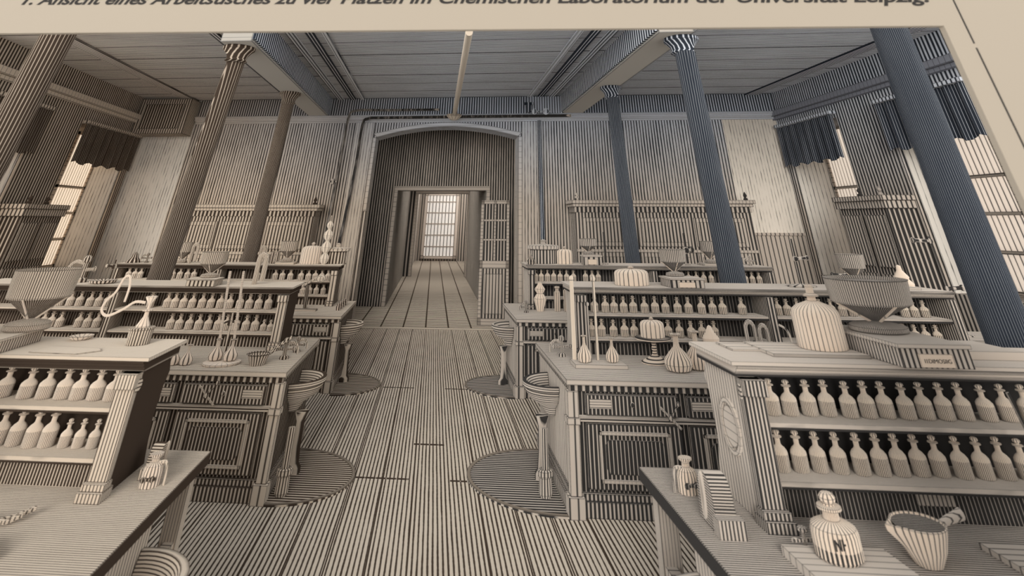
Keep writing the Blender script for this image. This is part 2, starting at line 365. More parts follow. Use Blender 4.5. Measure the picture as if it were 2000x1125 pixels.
# ------------------------------------------------------------------ page margin: the printed sheet framing the view
mpage = mat('V', 3, -.5, 'W', 0, .0, paper=(.55, .49, .41))
PX0, PX1, PZ = -2.75, 1.85, 2.636
pg = thing('printed_page', 'cream paper page margin with italic caption and ruled line framing the view', 'page', (0, 2.2, 0))
b = MB(); b.prism([(-3.3, 0), (PX0, 0), (PX0, PZ+.032), (PX1, PZ-.029), (PX1, 0), (2.7, 0), (2.7, 3.3), (-3.3, 3.3)], -.012, .012, 'y'); b.build('sheet', mpage, pg, smooth=False)
mink = mat('X', 3, 1.6, 'R', 0, 0., paper=(.1, .09, .09))
def text_mesh(name, txt, size, loc, parent, m, shear=0., bold=0., k=K, align='LEFT', width=None):
    c = bpy.data.curves.new(name, 'FONT'); c.body = txt; c.size = size; c.shear = shear; c.offset = bold; c.align_x = align; c.extrude = .0006
    o = bpy.data.objects.new(name, c); dg = bpy.context.evaluated_depsgraph_get()
    COL.objects.link(o); dg.update(); me = bpy.data.meshes.new_from_object(o.evaluated_get(dg)); bpy.data.objects.remove(o)
    xs = [v.co.x for v in me.vertices]; f = 1.
    if width: f = width/(max(xs)-min(xs))
    for v in me.vertices:
        x, z, y = v.co.x*f, v.co.y, -v.co.z
        v.co = (x+loc[0], y+loc[1]+k*(x+loc[0]), z+loc[2])
    me.materials.clear(); me.materials.append(m)
    o2 = bpy.data.objects.new(name, me); COL.objects.link(o2); o2.parent = parent; return o2
_cap = text_mesh('caption', '1. Ansicht eines Arbeitstisches zu vier Pl\u00e4tzen im Chemischen Laboratorium der Universit\u00e4t Leipzig.', .062, (-1.92, -.0135, 2.783), pg, mink, .25, .0016, width=3.74)
for v in _cap.data.vertices: v.co.z -= .0226*(v.co.x+1.92)
b = MB(); b.box(1.922, 1.927, -.0135, -.012, 2.54, 3.1); b.box(1.922, 1.927, -.0135, -.012, .3, 2.525); b.build('ruled_line', mink, pg, smooth=False)

# ------------------------------------------------------------------ columns
def column(x, y, zb, side, label, xb=None, r=.15, ztop=4.37, duty=.78):
    xb = x if xb is None else xb
    t = thing('iron_column', label, 'column', (xb, y, 0), 'fluted iron columns')
    b = MB(); dx = x-xb
    prof = [(r*1.05, .35), (r*1.0, .36), (r*.93, ztop-.22)]
    b.lathe(prof, (0, 0, 0), 28)
    for v in b.bm.verts: v.co.x += dx*v.co.z/ztop; v.co.y += K*0
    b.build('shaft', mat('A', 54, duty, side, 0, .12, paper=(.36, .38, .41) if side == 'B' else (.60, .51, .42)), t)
    b = MB(); b.lathe([(r*1.6, 0), (r*1.6, .12), (r*1.3, .16), (r*1.3, .3), (r*1.05, .35)], (0, 0, 0), 28); b.build('base', mat('A', 22, .4, side, .01, .2), t)
    b = MB(); b.lathe([(r*.93, ztop-.24), (r*1.15, ztop-.22), (r*1.0, ztop-.19), (r*1.1, ztop-.13), (r*1.5, ztop-.06), (r*1.65, ztop-.05), (r*1.65, ztop-.002)], (dx, 0, 0), 28); b.build('capital', mat('A', 30, .72, side, .012, .2), t)
    return t
column(-3.47, 8.98, 0, 'L', 'tall fluted column rising behind the middle left reagent rack', xb=-3.72)
column(-3.47, 12.85, 0, 'L', 'slender far left column behind the rearmost left rack', xb=-3.55, r=.14)
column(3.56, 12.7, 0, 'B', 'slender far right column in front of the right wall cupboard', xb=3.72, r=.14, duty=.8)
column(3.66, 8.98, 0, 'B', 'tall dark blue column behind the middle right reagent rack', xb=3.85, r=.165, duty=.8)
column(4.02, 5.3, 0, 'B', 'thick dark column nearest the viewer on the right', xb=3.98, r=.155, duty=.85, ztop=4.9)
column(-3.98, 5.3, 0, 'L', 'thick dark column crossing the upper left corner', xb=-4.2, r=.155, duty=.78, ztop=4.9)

# ------------------------------------------------------------------ pipes
def pipe(name, pts, r, side, label, cat='pipe', duty=.25, extra=None):
    base = pts[0]; b = MB(); b.tube([(p[0]-base[0], p[1]-base[1], p[2]-base[2]) for p in pts], r, 12)
    o = b.build(name, mat('A', 8, duty, side, 0, .1), None, loc=base)
    return tag(o, label, cat)
pipe('ceiling_pipe', [(.32, 16.1, 4.33), (.32, 12, 4.4), (.32, 8.6, 4.44)], .06, 'W', 'pale pipe running along the ceiling centre to the arch', duty=.05)
b = MB(); b.lathe([(0, -.1), (.1, -.08), (.2, 0), (.2, .04), (.08, .06), (0, .07)], seg=24); tag(b.build('ceiling_boss', mat('A', 10, .1, 'W', .015, 0), None, loc=(.32, 15.95, 4.3)), 'round pale boss above the arch at end of the ceiling pipe', 'fitting')
pipe('wall_pipe', smooth_path([(-.1, 16.02, 4.48), (-1.5, 16.02, 4.48), (-2.35, 16.02, 4.48), (-2.54, 16.02, 4.32), (-2.56, 16.02, 3.6), (-2.6, 16.02, 2.84), (-2.62, 16.02, 2.0), (-2.64, 16.02, 1.2)]), .03, 'R', 'thin outer pipe bending down the wall left of the arch', duty=.3)
pipe('wall_pipe', smooth_path([(3.4, 16.0, 4.3), (1, 16.0, 4.3), (-1.5, 16.0, 4.29), (-2.0, 16.0, 4.27), (-2.13, 16.0, 4.1), (-2.14, 16.0, 3.2), (-2.2, 16.0, 2.2), (-2.28, 16.0, 1.2)]), .035, 'R', 'inner pipe along cornice dropping between outer pipe and arch', duty=.4)
pipe('flue_pipe', [(2.58, 16.08, 4.2), (2.6, 16.08, 2.8), (2.62, 16.08, 1.2)], .05, 'B', 'dark upright pipe on the wall right of the arch', duty=.75)
b = MB(); b.box(-.1, .1, -.02, .02, -.02, .02); b.box(-.03, .03, -.05, .02, -.06, .06); tag(b.build('pipe_bracket', mat('V', 10, .3, 'R', .01), None, loc=(-2.66, 15.98, 2.82)), 'small bracket on the outer wall pipe', 'bracket')
b = MB(); b.box(-.05, .05, -.05, .05, 0, .22); b.box(-.12, .12, -.04, .04, .18, .24); tag(b.build('wall_valve', mat('V', 9, .8, 'B', .0), None, loc=(2.28, 15.9, 4.37)), 'small dark blue valve on cornice right of the arch', 'valve')
b = MB(); b.ball((0, 0, 0), .07); b.ball((.3, 0, 0), .08); b.tube([(-.1, 0, 0), (.42, 0, 0)], .025); tag(b.build('wall_valve', mat('V', 9, .35, 'B', .02), None, loc=(2.42, 15.85, 4.38)), 'pale pair of pipe unions beside the dark valve', 'valve')

# ------------------------------------------------------------------ glazed door leaf and far window
t = struct(thing('door_3', 'open glazed door leaf at the right side of the arch', 'door', (1.2, 16.95, 0))); del t['category']
b = MB(); H = 2.45; wd = .72
for a, c, z0, z1 in ((0, .07, 0, H), (wd-.07, wd, 0, H), (0, wd, H-.08, H), (0, wd, 1.05, 1.2), (0, wd, 0, .12), (wd/2-.025, wd/2+.025, 1.2, H)): b.box(a, c, -.03, .03, z0, z1)
for zz in (1.6, 2.0): b.box(0, wd, -.025, .025, zz, zz+.04)
b.build('door_frame', mat('Z', 14, .1, 'R', .02, .1), t, smooth=False)
b = MB(); b.box(.07, wd-.07, -.015, .015, 1.2, H-.08); b.build('door_pane', mat('V', 13, .62, 'R', 0, .2), t, smooth=False)
b = MB(); b.box(.07, wd-.07, -.02, .02, .12, 1.05); b.build('door_panel', mat('V', 13, .45, 'R', .02, .2), t, smooth=False)
b = MB(); b.box(.14, wd-.14, -.045, -.02, .2, .95); b.build('door_panel', mat('V', 13, .3, 'R', .03, .2), t, smooth=False)
# window at the far end
t = thing('window_5', 'bright barred window at the far end of the passage', 'window', (.42, 41.5, 0)); del t['category']; struct(t)
b = MB(); ww, z0, z1 = 1.1, .1, 3.55
for a, c, q0, q1 in ((-ww, -ww+.2, z0, z1), (ww-.2, ww, z0, z1), (-ww, ww, z1-.2, z1), (-ww, ww, z0, z0+.15)): b.box(a, c, -.1, .05, q0, q1)
for i in (1, 2, 3, 4, 5): zz = z0+(z1-z0)*i/6; b.box(-ww, ww, -.06, .05, zz, zz+.06)
b.build('window_frame', mat('Z', 5, -.2, 'R', .06, 0., paper=(.9, .82, .75)), t, smooth=False)
mg = bpy.data.materials.new('lit_glass'); mg.use_nodes = True
e = mg.node_tree.nodes['Principled BSDF']; e.inputs['Base Color'].default_value = (.9, .85, .8, 1); e.inputs['Emission Color'].default_value = (1, .93, .86, 1); e.inputs['Emission Strength'].default_value = .55
b = MB(); b.box(-ww, ww, 0, .02, z0, z1); b.build('pane', mg, t, smooth=False)
b = MB()
for i in range(9): x = -ww+.32+i*.21; b.box(x-.02, x+.02, -.04, 0, z0+.1, z1-.2)
b.build('window_bars', mat('X', 3, 1.5, 'R', 0, 0), t, smooth=False)

# ------------------------------------------------------------------ wall cupboards
def cupboard(x0, x1, y, d, h, side, label, doors, f=13, side_k=False):
    t = thing('wall_cupboard', label, 'cupboard', (x0, y, 0)); w_ = x1-x0
    b = MB(); b.box(0, w_, 0, d, 0, h-.22); b.build('carcass', mat('V', f, .5, side, .02, .15), t, smooth=False)
    b = MB(); b.box(-.1, w_+.1, -.12, d, h-.07, h); b.box(-.06, w_+.06, -.07, d, h-.13, h-.07); b.build('cornice', mat('V', f, .12, side, .02, .1), t, smooth=False)
    b = MB(); b.box(-.02, w_+.02, -.03, d, h-.24, h-.13); b.build('frieze', mat('V', f*.8, .55, side, .01, .0), t, smooth=False)
    for i in range(doors):
        a = .15+i*(w_-.2)/doors; c = a+(w_-.2)/doors-.12
        for z0, z1 in ((h-.88, h-.34), (.2, h-.98)):
            b = MB(); dd = b.prism([(a, z0), (c, z0), (c, z1), (a, z1)], -.03, 0, 'y'); p = b.build('door', mat('V', f, .32, side, .03, .1), t, smooth=False)
            b = MB(); b.box(a+.08, c-.08, -.045, -.03, z0+.08, z1-.08); b.build('door_panel', mat('V', f, .42, side, .018, .1), p, smooth=False)
    b = MB(); b.box(0, w_, -.05, 0, h-.98, h-.93); b.build('rail', mat('V', f, .1, side, .01, .1), t, smooth=False)
    for xx in (.05, w_-.05):
        b = MB(); b.lathe([(.05, 0), (.05, .03), (.02, .05), (.045, .09), (.02, .14), (0, .17)], (xx, 0, h), 12); b.build('finial', mat('A', 5, .6, side, 0), t)
    return t
cupboard(-6.4, -2.9, 15.6, .6, 2.32, 'L', 'long panelled wall cupboard left of the arch', 3)
cupboard(3.3, 7.25, 15.6, .6, 2.42, 'R', 'long panelled wall cupboard right of the arch behind the columns', 3)
def side_cupboard(x, sgn, y0, y1, h, side, label):
    t = thing('tall_cupboard', label, 'cupboard', (x, y0, 0)); w_ = y1-y0; d = -sgn*.5
    def bx(b, a, c, y_0, y_1, z0, z1): b.box(min(a, c), max(a, c), y_0, y_1, z0, z1)
    b = MB(); bx(b, 0, d, 0, w_, 0, h-.2); b.build('carcass', mat('V', 12, .66, side, .02, .15), t, smooth=False)
    b = MB(); bx(b, 0, d*1.15, -.1, w_+.05, h-.08, h); bx(b, 0, d*1.08, -.06, w_+.05, h-.2, h-.08); b.build('cornice', mat('V', 12, .35, side, .02, .1), t, smooth=False)
    for i in range(2):
        a = .08+i*w_/2; c = a+w_/2-.16
        for z0, z1 in ((1.35, h-.3), (.2, 1.25)):
            b = MB(); bx(b, d, d*1.06, a, c, z0, z1); b.build('door', mat('V', 12, .48, side, .03, .1), t, smooth=False)
    for yy in (.1, w_*.5):
        b = MB(); b.lathe([(.05, 0), (.05, .03), (.02, .05), (.045, .09), (0, .15)], (d*.9, yy, h), 12); b.build('finial', mat('A', 5, .7, side, 0), t)
side_cupboard(XR-.01, 1, 12.45, 13.8, 2.42, 'R', 'dark two-door cupboard on right wall between the windows')
side_cupboard(XL+.01, -1, 11.85, 13.2, 2.25, 'L', 'dark cupboard on left wall at the left edge')

# ------------------------------------------------------------------ bench rows
ROW = {  # rack front y, worktop near edge, worktop far edge, hatch per metre, edge radius, sides
    1: dict(yr=4.1, yn=2.55, yf=4.8, f=60, e=.0065),
    2: dict(yr=8.0, yn=6.95, yf=8.72, f=29, e=.012),
    3: dict(yr=11.75, yn=10.6, yf=12.45, f=19, e=.016)}
ZT = .825
NAME = {1: 'nearest', 2: 'middle', 3: 'rearmost'}
def bench(row, sg):
    R = ROW[row]; f, e = R['f'], R['e']; side = 'L' if sg < 0 else 'R'; sn = 'left' if sg < 0 else 'right'
    xa = 1.34 if sg > 0 else 1.30; xe = 5.75; D = R['yf']-R['yn']
    t = thing('laboratory_bench', '%s panelled laboratory bench on the %s side of the aisle' % (NAME[row], sn), 'bench', (sg*xa, R['yn'], 0), 'laboratory benches')
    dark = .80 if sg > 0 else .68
    def bx(b, x0, x1, *r): a, c = sorted((sg*x0, sg*x1)); b.box(a, c, *r); return b
    Wd = xe-xa
    open_end = (row == 1)
    ybk = 1.62 if open_end else 0  # carcass starts
    cy0 = .06; cy1 = (4.15-R['yn']) if open_end else D-.05
    b = MB(); bx(b, -.03, Wd, -.04, D, ZT-.035, ZT)
    b.build('worktop', mat('Y', f*(.9 if row == 1 else .8), .42 if (row == 1 and sg > 0) else .28 if row < 3 else .2, side, e, .12) if True else None, t, smooth=False)
    b = MB(); bx(b, 0, Wd, 0, D, ZT-.08, ZT-.035); b.build('moulding', mat('V', f*.55, .62, side, e*.7, 0), t, smooth=False)
    b = MB(); bx(b, .03, Wd-.03, cy0, cy1, .1, ZT-.08); b.build('carcass', mat('V', f, dark, side, e, .12), t, smooth=False)
    b = MB(); bx(b, -.03, Wd, 0, cy1+.04, 0, .09); bx(b, -.01, Wd, .02, cy1+.02, .09, .13); b.build('plinth', mat('V', f, .55, side, e, .1), t, smooth=False)
    if open_end:
        b = MB(); bx(b, -.036, -.0301, -.04, D, ZT-.05, ZT-.004); b.build('edge_strip', mat('Z', 8, 1.3, side, 0, 0), t, smooth=False)
        for yy in (D-.12,):
            b = MB(); bx(b, .02, .12, yy, yy+.09, 0, ZT-.08); b.build('leg', mat('V', f, .15, side, e, .1), t, smooth=False)
        b = MB(); bx(b, .03, .09, cy1, D-.1, .42, .5); b.build('stretcher', mat('Y', 20, .2, side, e, .1), t, smooth=False)
    # aisle end: side light painted into the panels, pale on right row, dark on left
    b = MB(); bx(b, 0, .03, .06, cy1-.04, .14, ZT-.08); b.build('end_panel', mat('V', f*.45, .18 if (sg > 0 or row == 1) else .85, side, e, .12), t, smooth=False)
    b = MB(); bx(b, -.02, .07, -.02, .08, .02, ZT-.08); bx(b, -.045, .09, -.045, .1, 0, .12); bx(b, -.035, .08, -.035, .09, .54, .58); b.build('corner_post', mat('V', f*.5, .2, side, e*.8, .1), t, smooth=False)
    if row == 1: return t
    bay = .88; nb = 4
    for i in range(nb):
        a = .14+i*bay; c = a+bay-.08
        dr = None
        b = MB(); bx(b, a, c, -.012, .06, .60, ZT-.1); dr = b.build('drawer', mat('V', f, dark-.08, side, e, .12), t, smooth=False)
        b = MB(); b.ball(((sg*(a+c)/2), -.02, .67), .018, 10); b.build('knob', mat('V', 10, .6, side, 0, 0), dr)
        b = MB(); bx(b, a+.03, a+.22, -.018, -.012, .64, .70); b.build('label_plate', mat('Z', 60, .2, side, e*.6, .1), dr, smooth=False)
        b = MB(); bx(b, a, c, 0, .06, .16, .54); dd = b.build('cabinet_door', mat('V', f, dark-.1, side, e, .1), t, smooth=False)
        b = MB(); ia, ic = a+.1, c-.1
        for x0, x1, z0, z1 in ((ia, ic, .48, .5), (ia, ic, .2, .22), (ia, ia+.02, .2, .5), (ic-.02, ic, .2, .5)): bx(b, x0, x1, -.02, 0, z0, z1)
        b.build('panel_moulding', mat('V', f, .02, side, e*.5, 0), dd, smooth=False)
        b = MB(); ch = .03; x0, x1 = sorted((sg*(ia+.05), sg*(ic-.05)))
        b.prism([(x0+ch, .25), (x1-ch, .25), (x1, .25+ch), (x1, .45-ch), (x1-ch, .45), (x0+ch, .45), (x0, .45-ch), (x0, .25+ch)], -.012, 0, 'y')
        b.build('door_panel', mat('V', f*1.05, dark-.02, side, e, .1), dd, smooth=False)
    b = MB(); bx(b, .07, Wd, -.01, .06, .555, .585); b.build('rail', mat('Z', f*1.5, .4, side, e*.7, 0), t, smooth=False)
    return t
def rack(row, sg):
    R = ROW[row]; f, e = R['f'], R['e']; side = 'L' if sg < 0 else 'R'; sn = 'left' if sg < 0 else 'right'
    x0 = ({1: 1.665, 2: 1.65, 3: 1.66} if sg > 0 else {1: 1.59, 2: 1.62, 3: 1.6})[row]; x1 = 5.55; y0 = R['yr']; Wd = x1-x0
    t = thing('reagent_rack', '%s two-shelf reagent rack standing on the %s bench' % (NAME[row], sn), 'rack', (sg*x0, y0, ZT), 'reagent racks')
    h = (1.40 if sg > 0 else 1.362)-ZT
    def bx(b, a, c, *r): a, c = sorted((sg*a, sg*c)); b.box(a, c, *r); return b
    light = .18 if sg > 0 else (1.3 if row < 3 else .8)  # light from the left put into the ink: right ends pale, left dark
    D = .46 if row == 1 else .60
    s1, s2 = 1.165-ZT, .965-ZT
    if sg < 0: s1, s2 = 1.145-ZT, .955-ZT
    # scrolled end panel, front post with moulded foot
    b = MB(); prof = [(.0, .0), (.0, h-.07), (D-.05, h-.07), (D, h-.14), (D-.04, h-.2), (D-.07, .2), (D-.02, .05), (D, 0)]
    xa, xb = sorted((0, sg*.09)); b.prism(prof, xa, xb); b.build('end_panel', mat('V', f*.5, light, side, e, .12), t, smooth=False)
    b = MB(); bx(b, -.005, .1, -.05, .0, .03, h-.07); bx(b, -.02, .115, -.1, .02, 0, .035); bx(b, -.015, .11, -.08, .0, .035, .06); bx(b, -.01, .105, -.085, 0, h-.13, h-.07)
    b.build('front_post', mat('V', f*.9, .3 if sg < 0 else .55, side, e*.8, .1), t, smooth=False)
    if row == 1:
        for nm, ra, rb, th, du in () if sg < 0 else (('medallion', .0, .064, .008, .05 if sg > 0 else .8), ('medallion_ring', .074, .088, .014, .0 if sg > 0 else .9)):
            b = MB(); n_ = 28; cz, cyy = .288, .17
            def ringv(r_, xx): return [b.v(sg*xx, cyy+r_*1.25*math.cos(2*PI*i/n_), cz+r_*1.2*math.sin(2*PI*i/n_)) for i in range(n_)]
            O0, O1 = ringv(rb, 0), ringv(rb, -th)
            I0, I1 = (ringv(ra, 0), ringv(ra, -th)) if ra else (None, None)
            for q in range(n_):
                w_ = (q+1) % n_; b.bm.faces.new([O0[q], O0[w_], O1[w_], O1[q]])
                if ra: b.bm.faces.new([I0[q], I1[q], I1[w_], I0[w_]]); b.bm.faces.new([O1[q], O1[w_], I1[w_], I1[q]])
            if not ra: b.bm.faces.new(O1)
            b.build(nm, mat('Z', 30, du, side, .006, .05), t, smooth=False)
        b = MB(); b.tube([(sg*-.012, -.02, h-.12), (sg*.1, -.02, h-.12)], .03, 14); b.build('scroll', mat('Z', 60, .35, side, .004, .1), t)
    for z_ in (s1, s2):
        b = MB(); bx(b, .09, Wd, 0, .30, z_-.018, z_); b.build('shelf', mat('Y', f, .12, side, e*.55, .05), t, smooth=False)
        b = MB(); bx(b, .09, Wd, .002, .02, z_-.018-e*1.3, z_-.0181); b.build('shelf_lip', mat('Z', 8, 1.3, side, 0, 0), t, smooth=False)
    b = MB(); bx(b, .09, Wd, .30, .34, 0, h-.05); b.build('back_board', mat('V', f, 1.2 if row == 1 else .88, side, 0, .08), t, smooth=False)
    b = MB(); bx(b, .09, Wd, .1, .13, 0, s2-.03); b.build('apron_board', mat('V', f*.9, .82 if sg > 0 else .66, side, 0, .12), t, smooth=False)
    b = MB()
    xs = sorted((sg*-.02, sg*(Wd+.05))); xs2 = sorted((sg*-.05, sg*(Wd+.05)))
    b.prism([(-.01, h-.066), (-.03, h-.06), (-.03, h-.048), (-.05, h-.042), (-.05, h-.032), (-.07, h-.026), (-.07, h-.016), (D+.02, h-.016), (D+.02, h-.066)], xs[0], xs[1])
    b.build('cornice_moulding', mat('Z', 12, .62, side, e*.7, .06), t, smooth=False)
    b = MB(); b.box(xs2[0], xs2[1], -.078, D+.04, h-.016, h); b.build('cornice', mat('Y', f*.5, .04, side, e*.6, .06), t, smooth=False)
    if row > 1:
        for xx in (Wd*.52, Wd-.02):
            b = MB(); bx(b, xx, xx+.08, -.03, .3, 0, h-.07); b.build('divider', mat('V', f, .55, side, e, .1), t, smooth=False)
    else:
        b = MB(); bx(b, Wd-.02, Wd+.08, -.03, .3, 0, h-.07); b.build('divider', mat('V', f, .55, side, e, .1), t, smooth=False)
        if sg > 0:
            b = MB(); bx(b, .78, .95, .088, .1, .055, .115); b.build('label_plate', mat('V', 50, .3, side, .004, .1), t, smooth=False)['label'] = 'pale label plate on the dark apron'
    return t
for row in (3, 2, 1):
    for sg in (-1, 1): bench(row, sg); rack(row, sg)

# ------------------------------------------------------------------ basins and floor mats
def basin(x, y, row, side, label):
    """bowl built against the bench end: a half round on a small pedestal"""
    e = ROW[row]['e']; sg = 1 if x > 0 else -1; t = thing('stone_basin', label, 'basin', (x, y, 0), 'pedestal basins at the bench ends')
    prof = [(.07, .44), (.10, .47), (.12, .50), (.24, .56), (.285, .61), (.285, .635), (.31, .645), (.31, .68), (.275, .682), (.25, .65), (.22, .6), (.1, .56), (.02, .55)]
    b = MB(0); seg = 20; rings = []
    for r_, z in prof: rings.append([b.v(-sg*r_*math.sin(PI*i/seg), r_*math.cos(PI*i/seg)*1.1, z) for i in range(seg+1)])
    for A, B in zip(rings, rings[1:]):
        for i in range(seg): b.bm.faces.new([A[i], A[i+1], B[i+1], B[i]])
    b.bm.faces.new([r[0] for r in rings]+[r[-1] for r in rings[::-1]]); b.bm.faces.new(rings[0]); b.bm.faces.new(rings[-1][::-1])
    b.build('bowl', mat('Z', 100 if row == 1 else 60 if row == 2 else 34, .35, side, e, .1), t)
    b = MB(0); b.lathe([(.075, .012), (.075, .05), (.05, .08), (.04, .2), (.04, .36), (.065, .43)], (-sg*.12, 0, 0), seg=20); b.build('pedestal', mat('A', 10, .6, side, 0, .1), t)
basin(1.335, 7.75, 2, 'R', 'round stone basin at the aisle end of the middle right bench')
basin(-1.295, 7.6, 2, 'L', 'round stone basin at the aisle end of the middle left bench')
basin(1.335, 11.35, 3, 'R', 'small distant basin at the rearmost right bench')
basin(-1.295, 11.2, 3, 'L', 'small distant basin at the rearmost left bench')
basin(1.335, 3.75, 1, 'R', 'large basin cut off at the bottom edge right of the aisle')
basin(-1.295, 3.72, 1, 'L', 'large basin cut off at the bottom edge left of the aisle')
def bucket(x, y, label, side):
    t = thing('drain_bucket', label, 'bucket', (x, y, .012))
    b = MB(); b.lathe([(.045, 0), (.06, .02), (.055, .12), (.07, .13), (.07, .16), (.05, .17), (.03, .12), (0, .1)], seg=20); b.build('pail', mat('A', 14, .4, side, .008, .1), t)
    b = MB(); b.tube([(0, 0, .15), (0, 0, .42)], .03, 10); b.build('drain_pipe', mat('A', 8, .5, side, 0, .1), t)
bucket(1.17, 7.3, 'small footed drain pot beside the middle right basin', 'R')
bucket(-1.16, 7.1, 'small footed drain pot beside the middle left basin', 'L')
def fmat(x, y, r, sg, side, f, label, cut):
    b = MB(0); pts = [(sg*-1*r*math.cos(a), r*math.sin(a)) for a in [(-PI/2+PI*i/30) for i in range(31)]]
    out = [(p[0], p[1]+K*p[0]) for p in pts]
    t = thing('floor_mat', label, 'mat', (x, y, .0), 'half-round mats before the basins')
    b.prism(out, .001, .012, 'z'); b.build('mat_field', mat('Y', f, .62, side, 0, .12), t, smooth=False)
    b = MB(0); r2 = r*.955; inn = [(p[0]*r2/r, p[1]*r2/r+K*p[0]*r2/r) for p in pts]
    A = [b.bm.verts.new((*p, .018)) for p in out]; B = [b.bm.verts.new((*p, .018)) for p in inn]; A2 = [b.bm.verts.new((*p, .0125)) for p in out]; B2 = [b.bm.verts.new((*p, .0125)) for p in inn]
    for i in range(30):
        b.bm.faces.new([A[i], A[i+1], B[i+1], B[i]]); b.bm.faces.new([A2[i], A2[i+1], A[i+1], A[i]]); b.bm.faces.new([B[i], B[i+1], B2[i+1], B2[i]])
    b.build('mat_rim', mat('Y', 6, -.2, side, .012, 0, paper=(.32, .27, .22)), t, smooth=False)
fmat(1.30, 7.72, .80, 1, 'R', 20, 'half-round ribbed mat in front of the middle right basin', 0)
fmat(-1.26, 7.6, .70, -1, 'L', 20, 'half-round ribbed mat in front of the middle left basin', 0)
fmat(1.30, 11.2, .66, 1, 'R', 13, 'far half-round ribbed mat at the rearmost right bench', 0)
fmat(-1.26, 11.1, .66, -1, 'L', 13, 'far half-round ribbed mat at the rearmost left bench', 0)

# ------------------------------------------------------------------ reagent bottles
def bottle_proto(row, side, h, r, liquid=.42):
    f = {1: 30, 2: 16, 3: 11}[row]
    b = MB(); s = h
    b.lathe([(r*.92, 0), (r, .03*s), (r, .42*s), (r*.96, .49*s), (r*.72, .57*s), (r*.4, .63*s), (r*.33, .67*s), (r*.33, .81*s), (r*.6, .82*s), (r*.6, .85*s), (r*.3, .86*s)], seg=24 if row == 1 else 16)
    body = b.mesh('bottle_glass', mat('A', f, (.10 if side == 'L' else .2), side, {1: .003, 2: .004, 3: 0}[row], .18, liquid=liquid*h, paper=(.95, .84, .72)))
    b = MB(); b.lathe([(r*.28, .85*s), (r*.2, .88*s), (r*.42, .92*s), (r*.42, .97*s), (r*.25, s), (0, s*1.005)], seg=16 if row == 1 else 10)
    st = b.mesh('stopper', mat('A', 8, .25, side, 0, .1, paper=(.95, .84, .72)))
    return body, st
ORD = ['first', 'second', 'third', 'fourth', 'fifth', 'sixth', 'seventh', 'eighth', 'ninth', 'tenth', 'eleventh', 'twelfth', 'thirteenth', 'fourteenth', 'fifteenth', 'sixteenth', 'seventeenth', 'eighteenth', 'nineteenth', 'twentieth', 'twenty-first', 'twenty-second', 'twenty-third', 'twenty-fourth', 'twenty-fifth', 'twenty-sixth', 'twenty-seventh']
PROTO = {}
def bottles(row, sg, level, xs, y, z, h=.15, r=.036, kinds=None):
    side = 'L' if sg < 0 else 'R'; sn = 'left' if sg < 0 else 'right'
    for i, x in enumerate(sorted(xs)):
        hh, rr_ = (kinds or {}).get(i, (h, r))
        key = (row, side, round(hh, 3), round(rr_, 3))
        if key not in PROTO: PROTO[key] = bottle_proto(row, side, hh, rr_)
        body, st = PROTO[key]
        lab = 'stoppered bottle, %s from left on the %s shelf of the %s %s rack' % (ORD[i], level, NAME[row], sn)
        t = thing('reagent_bottle', lab, 'bottle', (x+random.uniform(-.004, .004), y+random.uniform(-.01, .01), z), 'bottles on the %s shelf, %s %s rack' % (level, NAME[row], sn))
        t.rotation_euler[2] = random.uniform(0, 6.28)
        sc = random.uniform(.965, 1.02); t.scale = (1, 1, sc)
        for nm, me in (('bottle_glass', body), ('stopper', st)):
            o = bpy.data.objects.new(nm, me); COL.objects.link(o); o.parent = t
# right racks
bottles(1, 1, 'upper', [1.787, 1.875, 1.969, 2.067, 2.16, 2.255, 2.355, 2.45, 2.543, 2.637, 2.734, 2.833, 2.936, 3.045, 3.15], 4.24, 1.166, .138, .041)
bottles(1, 1, 'lower', [1.774, 1.867, 1.962, 2.056, 2.154, 2.252, 2.349, 2.442, 2.535, 2.632, 2.73, 2.826, 2.93, 3.03], 4.24, .966, .143, .040)
bottles(2, 1, 'upper', [1.882, 2.003, 2.1, 2.203, 2.312, 2.43, 2.546, 2.66, 2.79, 2.915, 3.045, 3.165, 3.28, 3.48, 3.86, 3.96, 4.07, 4.18, 4.30, 4.42, 4.53, 4.64, 5.17, 5.276, 5.382], 8.14, 1.166, .145, .045)
bottles(2, 1, 'lower', [1.839, 1.952, 2.075, 2.19, 2.30, 2.42, 2.545, 2.662, 2.784, 2.9, 3.025, 3.148, 4.6, 4.75, 4.868, 4.99, 5.1, 5.214, 5.315, 5.427], 8.14, .966, .145, .045)
bottles(3, 1, 'upper', [1.8, 1.9, 2.0, 2.106, 2.215, 2.322, 2.435, 2.633, 2.745, 2.85, 4.22, 4.33, 4.448, 4.573, 4.69, 5.12, 5.23, 5.34, 5.45], 11.9, 1.166, .17, .046)
bottles(3, 1, 'lower', [2.9, 3.02, 3.14, 4.25, 4.37, 4.5], 11.9, .966, .16, .05)
# left racks
bottles(1, -1, 'upper', [-2.75, -2.604, -2.45, -2.304, -2.19, -2.086, -1.985, -1.882, -1.776], 4.24, 1.146, .132, .043)
bottles(1, -1, 'lower', [-2.5, -2.37, -2.275, -2.17, -2.075, -1.977, -1.893, -1.81], 4.24, .956, .15, .041, {5: (.112, .03), 6: (.112, .03), 7: (.112, .03)})
bottles(2, -1, 'upper', [-4.555, -4.438, -4.315, -4.199, -4.06, -3.949, -3.85, -3.744, -3.3, -3.1, -3.0, -2.9, -2.79, -2.68, -2.57, -2.45, -2.335, -2.215, -2.1, -1.983, -1.865], 8.14, 1.146, .145, .045)
bottles(2, -1, 'lower', [-4.665, -4.56, -4.455, -4.345, -4.113, -4.0, -3.89, -2.991, -2.88, -2.763, -2.647, -2.531, -2.415, -2.31, -2.2, -2.08, -1.97, -1.875, -1.79], 8.14, .956, .145, .046, {17: (.1, .036), 18: (.1, .036)})
